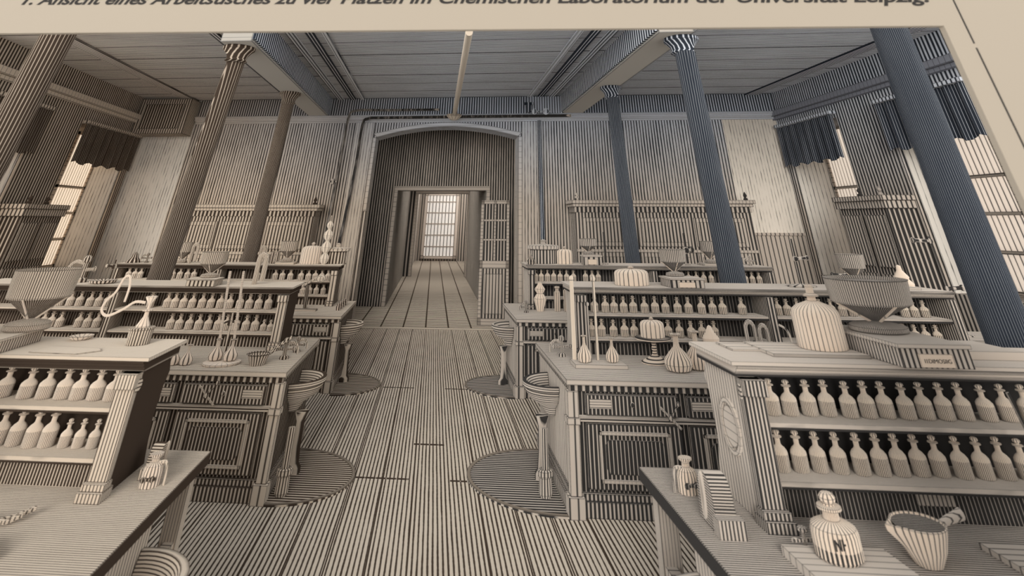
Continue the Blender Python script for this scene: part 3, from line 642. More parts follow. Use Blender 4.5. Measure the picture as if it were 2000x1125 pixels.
bottles(3, -1, 'upper', [-5.4, -5.29, -5.18, -4.714, -4.58, -4.45, -4.32, -4.19, -3.039, -2.716, -2.587, -2.44, -2.25, -2.12, -2.0, -1.89, -1.78], 11.9, 1.146, .155, .05)
bottles(3, -1, 'lower', [-2.18, -2.06, -1.94, -1.82], 11.9, .956, .15, .046)

# ------------------------------------------------------------------ apparatus
def lat(name, prof, loc, side, label, cat, duty=.25, n=18, edge=.004, group=None, seg=28, parts=(), paper=(.92, .80, .68), liquid=None, mode='A'):
    t = thing(name, label, cat, loc, group)
    for p in [('body', prof, {})]+list(parts):
        nm, pr, kw = p[0], p[1], p[2] if len(p) > 2 else {}
        b = MB(); b.lathe(pr, kw.get('c', (0, 0, 0)), kw.get('seg', seg)); b.build(nm, mat(kw.get('mode', mode), kw.get('n', n), kw.get('duty', duty), side, kw.get('edge', edge), .15, paper=paper, liquid=liquid), t)
    return t
def dome(r, h, tall):
    if tall: return [(r*.99, 0), (r, .01), (r*.99, h*.66), (r*.93, h*.74), (r*.72, h*.82), (r*.4, h*.88), (r*.2, h*.91), (r*.17, h*1.0)]
    return [(r*.99, 0), (r, .01), (r*.99, h*.72), (r*.93, h*.84), (r*.78, h*.92), (r*.45, h*.96), (r*.12, h*.97)]
def bell_jar(loc, r, h, side, label, n, e, tall=False):
    kn = r*.16
    kp = [(kn*1.1, h*.99), (kn*2.0, h*1.0), (kn*2.0, h*1.03), (kn*1.1, h*1.06), (kn*1.0, h*1.1), (kn*1.15, h*1.2), (kn*.9, h*1.24), (0, h*1.25)] if tall else [(kn*.7, h*.96), (kn*.6, h*1.0), (kn*1.1, h*1.04), (kn*1.1, h*1.1), (kn*.5, h*1.15), (0, h*1.16)]
    return lat('bell_jar', dome(r, h, tall), loc, side, label, 'bell jar', .14, n, e, parts=[('knob', kp, {'duty': .2})])
def water_bath(loc, r, h, side, label, e, n, kind='funnel'):
    """drum on a cone standing on a round foot"""
    t = thing('funnel_bath', label, 'funnel', loc, 'drum topped funnels on the racks')
    b = MB(); b.lathe([(r*.92, h*.52), (r*.95, h*.54), (r*1.0, h*.985), (r*1.02, h), (r*.97, h), (r*.93, h*.97), (r*.9, h*.93), (0, h*.93)], seg=32); b.build('drum', mat('A', n*2, .38, side, e, .15), t)
    b = MB(); b.lathe([(r*.1, h*.18), (r*.88, h*.52)], seg=32); b.build('cone', mat('A', n*2, .8, side, 0, .12), t)
    b = MB(); b.lathe([(r*.62, 0), (r*.68, h*.02), (r*.68, h*.1), (r*.6, h*.13), (r*.35, h*.16), (r*.12, h*.19), (0, h*.2)], seg=32); b.build('foot', mat('A', n*2, .45, side, e, .1), t)
    for a in (PI*.02, PI*.98, PI*1.5):
        b = MB(0); b.tube([(r*.92*math.cos(a), r*.92*math.sin(a), h*.53), (r*.15*math.cos(a), r*.15*math.sin(a), h*.18)], r*.03, 8); b.build('strut', mat('V', 8, .05, side, 0, 0, paper=(.9, .78, .66)), t)
    return t
def plinth_box(loc, wx, wy, h, side, label, f, e, text=None, name='label_box', cat='box'):
    t = thing(name, label, cat, loc)
    b = MB(); b.box(-wx/2, wx/2, -wy/2, wy/2, 0, h); b.build('block', mat('V', f, .4, side, e, .1), t, smooth=False)
    b = MB(); b.box(-wx/2-.01, wx/2+.01, -wy/2-.01, wy/2+.01, h, h+h*.22); b.build('lid', mat('Y', f, .1, side, e, .1), t, smooth=False)
    if text is not None:
        b = MB(); b.box(-wx*.26, wx*.22, -wy/2-.008, -wy/2, h*.06, h*.72); p = b.build('label_plate', mat('V', 5, -.4, side, e*.6, 0, paper=(.9, .78, .66)), t, smooth=False)
        p['label'] = 'pale lettered plate'
        if text: text_mesh('lettering', text, h*.30, (-wx*.21, -wy/2-.010, h*.28), p, mat('X', 3, 1.6, 'R', 0, 0., paper=(.1, .09, .09)), 0, -.0002, width=wx*.38)
    return t
def slab(loc, wx, wy, h, side, label, name='stone_slab', cat='slab', f=20, e=.004, duty=.08):
    b = MB(); b.box(-wx/2, wx/2, -wy/2, wy/2, 0, h); return tag(b.build(name, mat('Y', f, duty, side, e, .1), None, loc=loc, smooth=False), label, cat)
def flask(loc, r, h, side, label, n=14, e=.003, group='long-necked flasks'):
    return lat('flask', [(r*.5, 0), (r*.85, h*.05), (r, h*.2), (r*.95, h*.32), (r*.6, h*.5), (r*.25, h*.65), (r*.2, h*.75), (r*.2, h*.96), (r*.42, h*.97), (r*.42, h), (r*.15, h), (r*.15, h*.8), (0, h*.7)], loc, side, label, 'flask', .25, n, e, group=group)
def rod(loc, pts, r, side, name, label, cat, duty=.7, parent=None):
    t = parent or thing(name, label, cat, loc)
    b = MB(0); b.tube(pts, r, 10); b.build('rod', mat('V', 8, duty, side, 0, .1), t); return t
def stand(loc, h, side, label, base=.05, clamp=None, r=.008, duty=.8):
    t = thing('retort_stand', label, 'stand', loc)
    b = MB(); b.lathe([(base, 0), (base, .01), (base*.5, .02), (r, .025)], seg=20); b.build('foot', mat('A', 10, .3, side, .004, .1), t)
    b = MB(0); b.tube([(0, 0, .02), (0, 0, h)], r, 8); b.build('rod', mat('V', 8, duty, side, 0, .1), t)
    for z_, l in (clamp or []):
        b = MB(0); b.tube([(-.02*(1 if l > 0 else -1), 0, z_), (l, -.01, z_+.01)], r*1.2, 8); b.ball((0, 0, z_), r*2.4, 8); b.ball((l, -.01, z_+.01), r*2, 8); b.build('clamp', mat('V', 8, duty-.1, side, 0, .1), t)
    return t
def gas_tap(loc, s, side, label, sg=1, duty=.5):
    t = thing('gas_tap', label, 'tap', loc, 'gas taps on the bench ends')
    b = MB(0); b.lathe([(s*.3, 0), (s*.3, s*.15), (s*.14, s*.2), (s*.12, s*.8), (s*.2, s*.85), (s*.2, s*1.0), (s*.1, s*1.1), (0, s*1.12)], seg=14); b.build('column', mat('A', 8, duty, side, .003, .1), t)
    b = MB(0); b.tube(smooth_path([(0, 0, s*.75), (-sg*s*.5, 0, s*.85), (-sg*s*.8, 0, s*.6), (-sg*s*.85, 0, s*.25)]), s*.08, 8); b.build('spout', mat('V', 60, duty-.2, side, 0, .1), t)
    for a in (-1, 1):
        b = MB(0); b.tube([(0, 0, s*.5), (a*s*.6, -s*.2, s*.55)], s*.07, 8); b.ball((a*s*.6, -s*.2, s*.55), s*.12, 8); b.build('handle', mat('V', 60, duty, side, 0, .1), t)
    return t
def utube(loc, s, side, label, name='bent_glass_tube', thick=.06):
    t = thing(name, label, 'tube', loc); r = s*.13
    P = [(-r, 0, 0), (-r, 0, s*.7)]+[(-r*math.cos(PI*i/8), 0, s*.7+s*.16*math.sin(PI*i/8)) for i in range(1, 8)]+[(r, 0, s*.7), (r, 0, s*.1)]
    b = MB(0); b.tube(P, s*thick, 10); b.build('tube', mat('V', 70, .3, side, 0, .2), t); return t

# --- on the nearest right rack
ZR, ZL = 1.401, 1.363
slab((2.15, 4.34, ZR), .50, .36, .014, 'R', 'flat slab beneath the big bell jar on nearest right rack', f=12)
bell_jar((2.27, 4.36, ZR+.015), .134, .225, 'R', 'large clear bell jar with stopper on nearest right rack', 34, .005, tall=True)
plinth_box((2.585, 4.24, ZR-.07+.071), .33, .60, .075, 'R', 'box with lettered plate under the large funnel bath on right rack', 40, .005, 'I1DIMOSIIG')
water_bath((2.58, 4.33, ZR+.094), .225, .235, 'R', 'largest funnel bath, standing on the lettered box at right', .005, 50)
slab((3.05, 4.36, ZR), .30, .34, .035, 'R', 'thick pale slab at right end of nearest right rack', f=40)
slab((1.86, 4.42, ZR), .22, .22, .008, 'R', 'thin pale sheet at the aisle end of nearest right rack', f=10)
# --- on the nearest right bench top
slab((1.82, 3.68, ZT), .42, .26, .03, 'R', 'pale thick slab under the labelled bottle on nearest right bench', duty=.1)
t = lat('reagent_bottle', [(.088, 0), (.096, .006), (.096, .07), (.09, .086), (.062, .098), (.034, .103), (.032, .130), (.05, .132), (.05, .141), (.028, .143)], (1.80, 3.72, ZT+.031), 'R', 'large lettered bottle with ball stopper on the near right bench', 'bottle', .25, 32, .004, liquid=.035,
    parts=[('stopper', [(.028, .141), (.02, .148), (.032, .155), (.035, .165), (.024, .177), (0, .181)], {'n': 10})])
text_mesh('lettering', 'NH', .042, (-.062, -.094, .046), t, mat('X', 3, 1.6, 'R', 0, 0., paper=(.1, .09, .09)), 0, .001, k=0)
t = thing('porcelain_casserole', 'pale spouted casserole with side handle on nearest right bench', 'casserole', (2.18, 3.78, ZT))
b = MB(); b.lathe([(.04, 0), (.055, .005), (.085, .05), (.105, .1), (.11, .118), (.104, .12), (.08, .06), (.05, .02), (0, .015)], seg=32)
for v in b.bm.verts:
    if v.co.x < -.07 and v.co.z > .08: v.co.x -= .045*max(0, 1-abs(v.co.y)/.05)
b.build('bowl', mat('A', 30, .22, 'R', .004, .15, paper=(.92, .8, .68)), t)
b = MB(); b.lathe([(.10, .112), (.102, .1125), (.0, .1127)], seg=24); b.build('contents', mat('Y', 60, .75, 'R', 0, .1), t)
b = MB(0); b.tube([(.1, .0, .105), (.15, .01, .115), (.2, .02, .12), (.235, .025, .125)], .012, 10, .02); b.build('handle', mat('Y', 60, .2, 'R', 0, .1), t)
slab((2.62, 3.8, ZT), .22, .3, .02, 'R', 'small pale slab at the right edge of nearest right bench', duty=.15)
t = thing('gas_burner', 'small burner with cup head before the near right rack', 'burner', (1.735, 3.86, ZT))
b = MB(0); b.lathe([(.02, 0), (.02, .01), (.008, .015), (.008, .05), (.022, .058), (.022, .066), (0, .068)], seg=14); b.build('barrel', mat('A', 8, .4, 'R', .003, .1), t)
for a in (-1, 1): b = MB(0); b.tube([(0, 0, .03), (a*.06, -.01, .035)], .007, 8); b.build('arm', mat('V', 60, .5, 'R', 0, .1), t)
def wash_bottle(loc, s, side, label, sg):
    t = thing('gas_wash_bottle', label, 'bottle', loc)
    b = MB(); b.lathe([(s*.42, 0), (s*.45, s*.04), (s*.45, s*.5), (s*.38, s*.68), (s*.18, s*.78), (s*.16, s*.9), (s*.3, s*1.0), (s*.3, s*1.05), (0, s*1.05)], seg=24); b.build('bottle_glass', mat('A', 18, .3, side, .003, .15, paper=(.92, .8, .68)), t)
    b = MB(0); b.tube(smooth_path([(0, 0, s*.7), (-sg*s*.5, 0, s*.75), (-sg*s*.62, 0, s*.4), (-sg*s*.64, 0, 0)]), s*.06, 8); b.build('side_tube', mat('V', 60, .2, side, 0, .1), t)
    b = MB(0); b.tube([(-s*.3, -s*.46, s*.3), (s*.35, -s*.46, s*.33)], s*.06, 8); b.ball((-s*.2, -s*.48, s*.31), s*.1, 8); b.ball((s*.2, -s*.48, s*.32), s*.1, 8); b.build('stopcock', mat('V', 60, .8, side, 0, .1), t)
wash_bottle((1.46, 4.45, ZT), .12, 'R', 'stopcock wash bottle on bench end beside the near right rack', 1)
wash_bottle((-1.42, 4.25, ZT), .115, 'L', 'stopcock wash bottle on bench end beside the near left rack', -1)
def arched_block(loc, s, side, label, sg):
    t = thing('arched_clamp_block', label, 'clamp', loc)
    b = MB(); pts = [(-s*.6, 0), (s*.55, 0)]+[(s*.0+s*.55*math.cos(a), s*.45+s*.55*math.sin(a)) for a in [PI*i/14 for i in range(15)]]+[(-s*.6, s*.4)]
    b.prism(pts, -s*.28, s*.28); b.build('block', mat('Z', 110, .5, side, .004, .12), t)
    b = MB(); b.box(-s*.36, s*.36, -s*.95, -s*.6, 0, s*.35); b.build('step', mat('V', 60, .4, side, .004, .1), t, smooth=False)
    b = MB(0); R_ = [(sg*-.32*s, s*.1+s*.2*math.cos(a)*.5, s*.55+s*.42*math.sin(a)) for a in [2*PI*i/20 for i in range(21)]]; b.tube(R_, s*.05, 8); b.build('ring', mat('V', 60, .1, side, 0, .1), t)
arched_block((1.46, 4.08, ZT), .17, 'R', 'dark arched clamp block beside the near right rack foot', 1)
arched_block((-1.475, 4.43, ZT), .12, 'L', 'pale arched clamp block beside the near left rack', -1)
t = thing('retort_stand', 'thin leaning stand rod before the right end of nearest right rack', 'stand', (2.93, 3.95, ZT))
b = MB(0); b.tube([(.03, 0, 0), (-.08, 0, .5)], .008, 8); b.build('rod', mat('V', 8, .9, 'R', 0, .1), t)
b = MB(0); b.tube([(-.07, -.02, .2), (.1, -.02, .17)], .01, 8); b.ball((-.06, -.03, .2), .02, 8); b.ball((.0, -.03, .19), .02, 8); b.build('clamp', mat('V', 8, .3, 'R', 0, .1), t)

# --- on the nearest left rack and bench
plinth_box((-2.62, 4.18, ZL), .34, .5, .055, 'L', 'wooden box beneath the large funnel bath on nearest left rack', 40, .006)
water_bath((-2.50, 4.3, ZL+.069), .185, .30, 'L', 'largest left funnel bath at the left edge of the view', .005, 40)
b = MB(); b.prism([(-.2, -.1), (.1, -.13), (.2, -.02), (.16, .04), (.02, .06), (-.18, .08)], 0, .004, 'z'); tag(b.build('paper_sheet', mat('Y', 30, .05, 'L', .004, .1), None, loc=(-2.1, 4.18, ZL), smooth=False), 'torn pale sheet lying on top of nearest left rack', 'paper')
t = lat('dish', [(.03, 0), (.05, .004), (.07, .018), (.072, .022), (.05, .012), (0, .008)], (-2.22, 4.5, ZL), 'L', 'shallow handled dish on nearest left rack beside the funnel bath', 'dish', .15, 14)
t = thing('distillation_set', 'conical flask on a tin can at aisle end of nearest left rack', 'flask', (-1.79, 4.4, ZL))
b = MB(); b.lathe([(.068, 0), (.07, .07), (.075, .072), (.075, .08), (.0, .08)], seg=24); b.build('can', mat('A', 26, .45, 'L', .004, .1), t)
b = MB(); b.lathe([(.04, .08), (.042, .085), (.015, .13), (.012, .155), (.03, .158), (.03, .165), (0, .166)], seg=20); b.build('flask', mat('A', 10, .15, 'L', .003, .1, paper=(.92, .8, .68)), t)
b = MB(); b.lathe([(.008, .165), (.008, .19), (.034, .225), (.034, .23), (0, .222)], seg=16); b.build('thistle_funnel', mat('A', 8, .1, 'L', .003, .1, paper=(.92, .8, .68)), t)
t = thing('rubber_tube', 'pale hose looping left from the thistle funnel on left rack', 'hose', (-1.79, 4.4, ZL))
b = MB(0); b.tube(smooth_path([(-.02, -.02, .2), (-.08, -.03, .205), (-.14, -.03, .17), (-.22, -.03, .14), (-.27, -.02, .165), (-.27, 0, .21), (-.24, .02, .25), (-.22, .03, .32), (-.19, .03, .33), (-.17, .03, .28), (-.17, .03, .2)]), .007, 10); b.build('hose', mat('V', 8, -.1, 'L', .003, 0, paper=(.92, .8, .68)), t)
t = thing('tongs', 'blurred metal tongs lying on the nearest left bench top', 'tongs', (-1.93, 3.72, ZT))
b = MB(0); b.tube(smooth_path([(-.14, -.06, .012), (-.05, .0, .02), (.03, .03, .015), (.12, .09, .03)]), .009, 8); b.build('arm', mat('V', 60, .3, 'L', .003, .1), t)
b = MB(0); b.tube(smooth_path([(-.1, .06, .012), (-.03, .03, .02), (.04, .0, .015), (.1, .02, .03)]), .009, 8); b.build('arm', mat('V', 60, .3, 'L', .003, .1), t)
t = thing('folded_cloth', 'crumpled pale cloth on left bench at the bottom left corner', 'cloth', (-1.84, 3.45, ZT))
b = MB(); b.prism([(-.13, -.09), (.06, -.1), (.1, -.02), (.04, .06), (-.12, .07)], 0, .012, 'z'); b.tube([(.02, -.1, .015), (.11, -.03, .02), (.04, .07, .02), (-.12, .08, .015)], .014, 8); b.build('cloth', mat('Y', 50, .12, 'L', .005, .2), t)

# --- on the middle right rack
bell_jar((2.35, 8.25, ZR), .20, .15, 'R', 'low wide bell jar with knob on middle right rack', 22, .007)
plinth_box((2.86, 8.1, ZR), .36, .34, .07, 'R', 'small box under the funnel bath on middle right rack', 20, .009, '')
water_bath((2.83, 8.2, ZR+.086), .155, .25, 'R', 'funnel bath on small box on middle right rack', .008, 22)
stand((4.25, 8.3, ZR), .44, 'R', 'dark clamp stand on a plate right of middle right column', .16, [(.25, .14)], .012)
water_bath((4.85, 8.3, ZR+.03), .15, .27, 'R', 'dark funnel bath on middle right rack behind the bell jar stopper', .008, 22)
slab((4.85, 8.3, ZR), .34, .3, .028, 'R', 'slab beneath the dark funnel bath on middle right rack', f=12, e=.008)
slab((5.28, 8.15, ZR), .16, .2, .02, 'R', 'small slab at the far right of middle right rack', f=12, e=.008)
lat('sponge_cone', [(.10, 0), (.11, .03), (.07, .07), (.08, .09), (.03, .15), (.025, .19), (0, .2)], (5.42, 8.4, ZR+.0), 'R', 'ragged pale cone on the right end of middle right rack', 'cone', -.1, 8, .0)
stand((4.62, 8.05, ZR), .15, 'R', 'small dark side arm stand left of the dark funnel', .05, [(.12, -.17)], .009)
# --- on the middle right bench
t = thing('twin_post_stand', 'twin-post filter stand on a flat base on middle right bench', 'stand', (1.74, 7.5, ZT), None)
b = MB(); b.box(-.25, .25, -.13, .13, 0, .03); b.build('base', mat('Y', 26, .15, 'R', .008, .1), t, smooth=False)
for xx, yy in ((-.21, .1), (.02, .1)):
    b = MB(); b.tube([(xx, yy, .03), (xx-.0, yy, .66)], .022 if xx < 0 else .014, 12); b.ball((xx, yy, .67), .026, 10); b.build('post', mat('A', 8, .1, 'R', .004, .05, paper=(.9, .8, .68)), t)
b = MB(); b.tube([(.0-.08, -.02, .03), (-.08, .0, .46)], .013, 10); b.ball((-.08, 0, .47), .022, 10); b.build('post', mat('V', 8, .75, 'R', 0, .1), t)
flask((1.60, 7.46, ZT+.031), .07, .20, 'R', 'left flask on the twin-post stand base', 12, .006)
flask((1.88, 7.5, ZT+.031), .066, .18, 'R', 'right flask on the twin-post stand base', 12, .006)
t = thing('cake_stand', 'footed glass stand carrying a small bell jar on middle right bench', 'stand', (2.36, 7.72, ZT))
b = MB(); b.lathe([(.14, 0), (.14, .012), (.09, .03), (.03, .06), (.018, .09), (.03, .11), (.018, .13), (.03, .165), (.03, .17), (.18, .18), (.185, .195), (0, .196)], seg=28); b.build('foot_and_plate', mat('Z', 50, .35, 'R', .006, .1, paper=(.92, .8, .68)), t)
bell_jar((2.36, 7.72, ZT+.197), .125, .135, 'R', 'small bell jar with ball knob standing on the footed stand', 16, .006)
flask((2.46, 7.35, ZT), .135, .27, 'R', 'big pear-shaped flask on middle right bench, left of the pair', 20, .007)
flask((2.68, 7.45, ZT), .12, .28, 'R', 'big pear-shaped flask on middle right bench, right of the pair', 20, .007)
lat('sponge_cone', [(.09, 0), (.12, .05), (.13, .10), (.08, .17), (.085, .2), (.04, .25), (.02, .29), (0, .3)], (2.93, 7.7, ZT), 'R', 'speckled white ragged cone right of the two big flasks', 'cone', -.1, 8, .0)
gas_tap((1.47, 7.95, ZT), .15, 'R', 'forked gas tap on aisle corner of middle right bench', 1)
gas_tap((1.56, 11.3, ZT), .13, 'R', 'forked gas tap on aisle corner of rearmost right bench', 1, .6)
stand((3.28, 7.75, ZT), .17, 'R', 'low tripod ring behind the near right rack end', .11, [(.15, .1)], .01, .6)
for i, (x, h_) in enumerate(((3.42, .36), (3.55, .33))):
    utube((x, 7.9, ZT), h_, 'R', ('left', 'right')[i]+' bent glass tube before middle right rack', thick=.055)
t = rod((3.72, 7.8, ZT), smooth_path([(0, 0, 0), (.05, 0, .12), (.03, 0, .25), (-.05, 0, .3)]), .01, 'R', 'bent_rod', 'curved rod right of the bent glass tubes', 'rod', .2)
# gas cock with crossed bars on the front of middle right bench
def cross_cock(loc, s, side, label):
    t = thing('gas_cock', label, 'valve', loc, 'crossed gas cocks on bench fronts')
    b = MB(0); b.tube([(-s, -.02, s*.8), (s, -.03, -s*.8)], s*.1, 8); b.build('bar', mat('V', 40, .15, side, .003, .1), t)
    b = MB(0); b.tube([(-s*.2, -.03, -s*.2), (s*.8, -.04, s*.9)], s*.1, 8); b.ball((s*.9, -.04, s*1.0), s*.2, 10); b.build('lever', mat('V', 40, .5, side, .003, .1), t)
    b = MB(0); b.ball((0, -.025, 0), s*.25, 12); b.tube([(0, -.02, 0), (0, .02, 0)], s*.15, 8); b.build('hub', mat('V', 40, .4, side, .003, .1), t)
cross_cock((2.19, 6.93, .60), .085, 'R', 'crossed gas cock on the front of the middle right bench')
cross_cock((-1.99, 6.93, .66), .085, 'L', 'crossed gas cock on the front of the middle left bench')

# --- on the rearmost right rack and bench
t = thing('lidded_tank', 'round lidded tank at aisle end of rearmost right rack', 'tank', (1.97, 12.1, ZR))
b = MB(); b.lathe([(.24, 0), (.24, .19), (.26, .2)], seg=28); b.build('tank_body', mat('A', 26, .5, 'R', .012, .1), t)
b = MB(); b.lathe([(.28, .2), (.29, .23), (.29, .25), (.05, .27), (.04, .3), (.06, .32), (0, .34)], seg=28); b.build('lid', mat('A', 26, .2, 'R', .01, .1), t)
bell_jar((2.31, 11.95, ZR), .135, .21, 'R', 'small bell jar beside the lidded tank on rearmost right rack', 12, .01)
plinth_box((2.72, 11.78, ZR-.0), .30, .2, .11, 'R', 'white labelled box under the funnel on rearmost right rack', 12, .012, '')
water_bath((2.72, 11.95, ZR+.135), .15, .22, 'R', 'funnel bath above the white labelled box on rearmost right rack', .01, 14)
stand((3.0, 11.95, ZR), .45, 'R', 'tall dark stand rod right of the far labelled box', .05, None, .022)
stand((4.36, 11.95, ZR), .44, 'R', 'tall dark stand rod between the right columns', .05, [(.2, .1)], .022)
water_bath((4.74, 11.95, ZR+.03), .14, .3, 'R', 'distant funnel bath left of the thick blue column', .01, 14)
slab((4.74, 11.95, ZR), .34, .3, .028, 'R', 'slab beneath the distant right funnel bath', f=10, e=.01)
gas_tap((5.4, 12.0, ZR), .12, 'R', 'small dark tap at right end of rearmost right rack', 1, .4)
lat('finial_jar', [(.06, 0), (.06, .03), (.07, .05), (.03, .1), (0, .15)], (1.7, 11.74, ZR), 'R', 'pointed dark finial at aisle corner of rearmost right rack', 'finial', .7, 8, .008)
lat('waisted_jar', [(.05, 0), (.1, .14), (.1, .16), (.06, .21), (.05, .22), (.085, .27), (.085, .28), (.04, .33), (.03, .36), (0, .37)], (1.80, 11.45, ZT), 'R', 'white double-waisted jar on rearmost right bench', 'jar', .12, 12, .01)
for i, (x, h_, r_) in enumerate(((2.08, .31, .05), (2.25, .35, .07), (2.42, .31, .055), (2.6, .3, .06))):
    lat('tall_jar', [(r_*.9, 0), (r_, .02), (r_, h_*.75), (r_*.6, h_*.82), (r_*.6, h_*.9), (r_*.8, h_*.92), (r_*.8, h_), (0, h_)], (x, 11.5, ZT), 'R', '%s tall jar from the left on rearmost right bench' % ORD[i], 'jar', .35, 10, .008, group='tall jars on the rearmost right bench')

# --- on the middle left rack and bench
plinth_box((-2.68, 8.05, ZL), .34, .3, .055, 'L', 'small box under the funnel bath on middle left rack', 20, .008)
water_bath((-2.66, 8.12, ZL+.068), .155, .25, 'L', 'funnel bath on small box on middle left rack', .007, 22)
slab((-4.6, 8.05, ZL), .4, .26, .06, 'L', 'thick pale book-like block at left end of middle left rack', f=12, e=.008)
gas_tap((-4.32, 8.2, ZL), .24, 'L', 'tall bent gas tap against the bright wall on middle left rack', 1, .5)
lat('dish', [(.1, 0), (.14, .01), (.15, .035), (.12, .03), (0, .02)], (-3.97, 8.1, ZL), 'L', 'shallow ribbed dish on middle left rack', 'dish', .45, 20, .006)
stand((-3.99, 8.3, ZL), .22, 'L', 'small dark stand behind the ribbed dish on left rack', .05, [(.15, -.08)], .012)
utube((-2.08, 8.25, ZL), .33, 'L', 'tall thick bent tube near aisle end of middle left rack', thick=.09)
flask((-2.47, 7.1, ZT), .062, .15, 'L', 'left of two small flasks at the left end of middle left bench', 8, .006)
flask((-2.345, 7.12, ZT), .062, .15, 'L', 'right of two small flasks at the left end of middle left bench', 8, .006)
t = thing('burette_stand', 'round-based stand with two burettes and flasks on middle left bench', 'stand', (-2.0, 7.2, ZT))
b = MB(); b.lathe([(.17, 0), (.18, .008), (.18, .018), (.14, .022), (0, .024)], seg=32); b.build('base', mat('A', 20, .05, 'L', .006, .1, paper=(.92, .8, .68)), t)
b = MB(); b.tube([(0, .05, .024), (-.03, .06, .38)], .012, 10); b.ball((-.03, .06, .3), .025, 10); b.tube([(-.12, .05, .29), (-.03, .06, .32), (.07, .05, .29)], .008, 8); b.build('rod', mat('A', 8, .6, 'L', .003, .1), t)
for a in (-1, 1):
    b = MB(); x_ = -.08 if a < 0 else .07
    b.tube([(x_, .0, .19), (x_-.09, .08, .72)], .013, 10); b.build('burette', mat('Z', 110, .25, 'L', .0, .2, paper=(.92, .8, .68)), t)
flask((-2.08, 7.2, ZT+.025), .07, .16, 'L', 'left flask under the burettes', 8, .006)
flask((-1.93, 7.2, ZT+.025), .07, .16, 'L', 'right flask under the burettes', 8, .006)
t = thing('porcelain_casserole', 'small ribbed casserole with handle on middle left bench', 'casserole', (-1.64, 7.2, ZT))
b = MB(); b.lathe([(.07, 0), (.075, .005), (.105, .08), (.12, .085), (.11, .088), (.06, .02), (0, .01)], seg=28); b.build('bowl', mat('A', 22, .45, 'L', .006, .1), t)
b = MB(0); b.tube([(.1, .03, .08), (.2, .12, .15), (.26, .16, .18)], .014, 8); b.build('handle', mat('V', 30, .5, 'L', 0, .1), t)
gas_tap((-1.44, 7.5, ZT), .15, 'L', 'forked gas tap on aisle corner of middle left bench', -1, .6)
gas_tap((-1.38, 7.85, ZT), .12, 'L', 'second gas tap behind the first on middle left bench', -1, .6)

# --- on the rearmost left rack and bench
water_bath((-4.52, 11.95, ZL), .14, .3, 'L', 'distant small funnel bath left of the slender column', .009, 14)
utube((-4.3, 11.9, ZL), .32, 'L', 'distant bent tube beside the small funnel bath', thick=.09)
utube((-3.05, 11.95, ZL), .28, 'L', 'distant thick bent tube in the middle of rearmost left rack', thick=.1)
for i, x in enumerate((-2.86, -2.77)):
    lat('tall_jar', [(.035, 0), (.035, .16), (.025, .18), (0, .19)], (x, 12.0, ZL), 'L', ('left', 'right')[i]+' dark upright cylinder beside the distant thick bent tube', 'jar', .55, 6, .006, group='dark cylinders on rearmost left rack')
water_bath((-2.58, 11.95, ZL+.03), .15, .3, 'L', 'distant funnel bath at the centre of rearmost left rack', .009, 14)
slab((-2.58, 11.95, ZL), .34, .3, .028, 'L', 'slab beneath the distant central funnel bath', f=10, e=.01)
bell_jar((-2.16, 12.05, ZL), .19, .27, 'L', 'dark hatched bell jar behind the stacked bulbs', 24, .009)
t = thing('bulb_condenser', 'tower of four stacked glass bulbs on rearmost left rack', 'condenser', (-1.9, 11.95, ZL))
for i, (r_, z_) in enumerate(((.085, .08), (.09, .245), (.085, .42), (.06, .57))):
    b = MB(); b.lathe([(r_*.25, -r_*1.05), (r_*.75, -r_*.6), (r_, -r_*.05), (r_*.8, r_*.5), (r_*.3, r_*.95), (r_*.2, r_*1.1)], (0, 0, z_), 18); b.build('bulb', mat('A', 8, .15, 'L', .006, .1, paper=(.92, .82, .7)), t)
b = MB(); b.lathe([(.018, .6), (.012, .68), (.02, .7), (0, .72)], seg=10); b.build('tip', mat('A', 6, .5, 'L', 0, .1), t)
t = thing('lidded_tank', 'round lidded tank at aisle end of rearmost left rack', 'tank', (-1.72, 12.22, ZL))
b = MB(); b.lathe([(.17, 0), (.17, .17), (.2, .18)], seg=24); b.build('tank_body', mat('A', 18, .5, 'L', .01, .1), t)
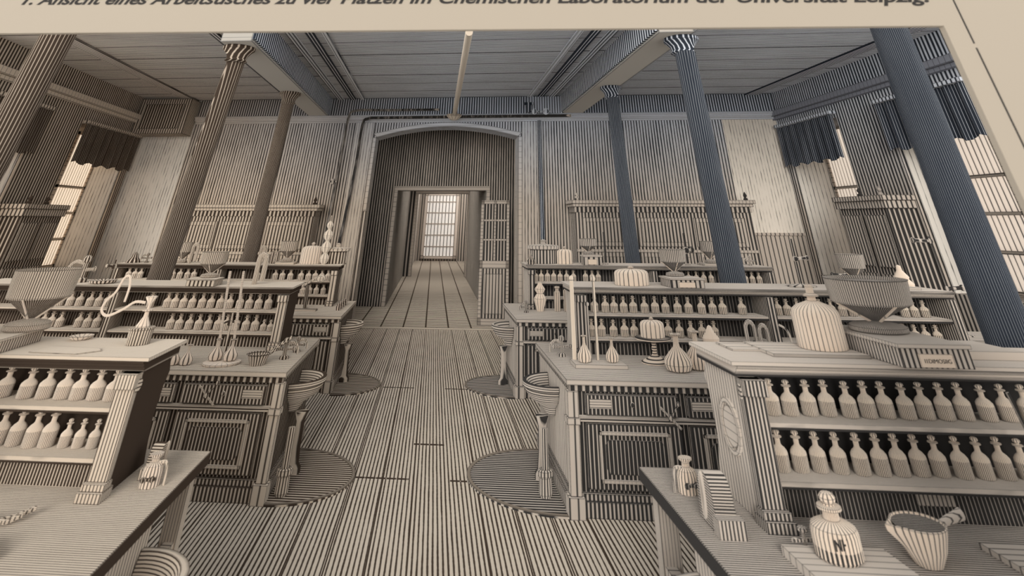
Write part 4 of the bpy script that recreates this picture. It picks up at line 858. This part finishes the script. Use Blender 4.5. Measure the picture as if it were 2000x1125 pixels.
b = MB(); b.lathe([(.22, .18), (.23, .2), (.23, .22), (.04, .24), (.05, .28), (0, .3)], seg=24); b.build('lid', mat('A', 18, .15, 'L', .01, .1), t)
gas_tap((-5.15, 11.9, ZL), .13, 'L', 'small dark tap group at left end of rearmost left rack', 1, .7)
lat('finial_jar', [(.12, 0), (.1, .04), (.06, .08), (.05, .12), (.02, .15), (0, .16)], (-5.4, 11.9, ZL), 'L', 'dark pointed heap at far left end of rearmost left rack', 'finial', .7, 10, .006)
t = thing('swivel_lamp', 'long-armed dipper lamp leaning over rearmost left bench', 'lamp', (-2.0, 11.3, ZT))
b = MB(); b.tube([(.02, 0, 0), (0, 0, .3)], .03, 10); b.build('post', mat('A', 8, .8, 'L', 0, .1), t)
b = MB(0); b.tube([(-.2, 0, .22), (.0, 0, .33), (.15, 0, .4)], .018, 8); b.ball((.2, 0, .38), .075, 14, .7); b.build('arm', mat('V', 20, .15, 'L', .006, .1), t)
slab((-1.95, 11.1, ZT), .4, .16, .02, 'L', 'dark flat tray with handle on rearmost left bench', name='tray', cat='tray', f=12, e=.01, duty=.6)
for i in range(4):
    lat('small_jar', [(.035, 0), (.04, .05), (.03, .06), (.035, .08), (0, .085)], (-1.42+i*.005, 11.2+i*.22, ZT), 'L', '%s of four small dark jars along the rearmost left bench edge' % ('nearest', 'second nearest', 'third nearest', 'farthest')[i], 'jar', .6, 6, .005, group='small jars on rearmost left bench')
# small shelf stand far right by the wall
b = MB(); b.box(-.6, .6, -.35, .35, .8, .85)
t = thing('side_table', 'low pale side table by right wall under the near column', 'table', (6.9, 9.6, 0))
b.build('table_top', mat('Y', 12, .2, 'R', .012, .1), t, smooth=False)
for xx in (-.55, .55):
    for yy in (-.3, .3):
        b = MB(); b.box(xx-.03, xx+.03, yy-.03, yy+.03, 0, .8); b.build('leg', mat('V', 20, .4, 'R', .01, .1), t, smooth=False)
stand((6.7, 9.6, .851), 1.0, 'R', 'tall thin clamp stand on the side table by right wall', .12, [(.45, .22), (.95, -.25)], .016)
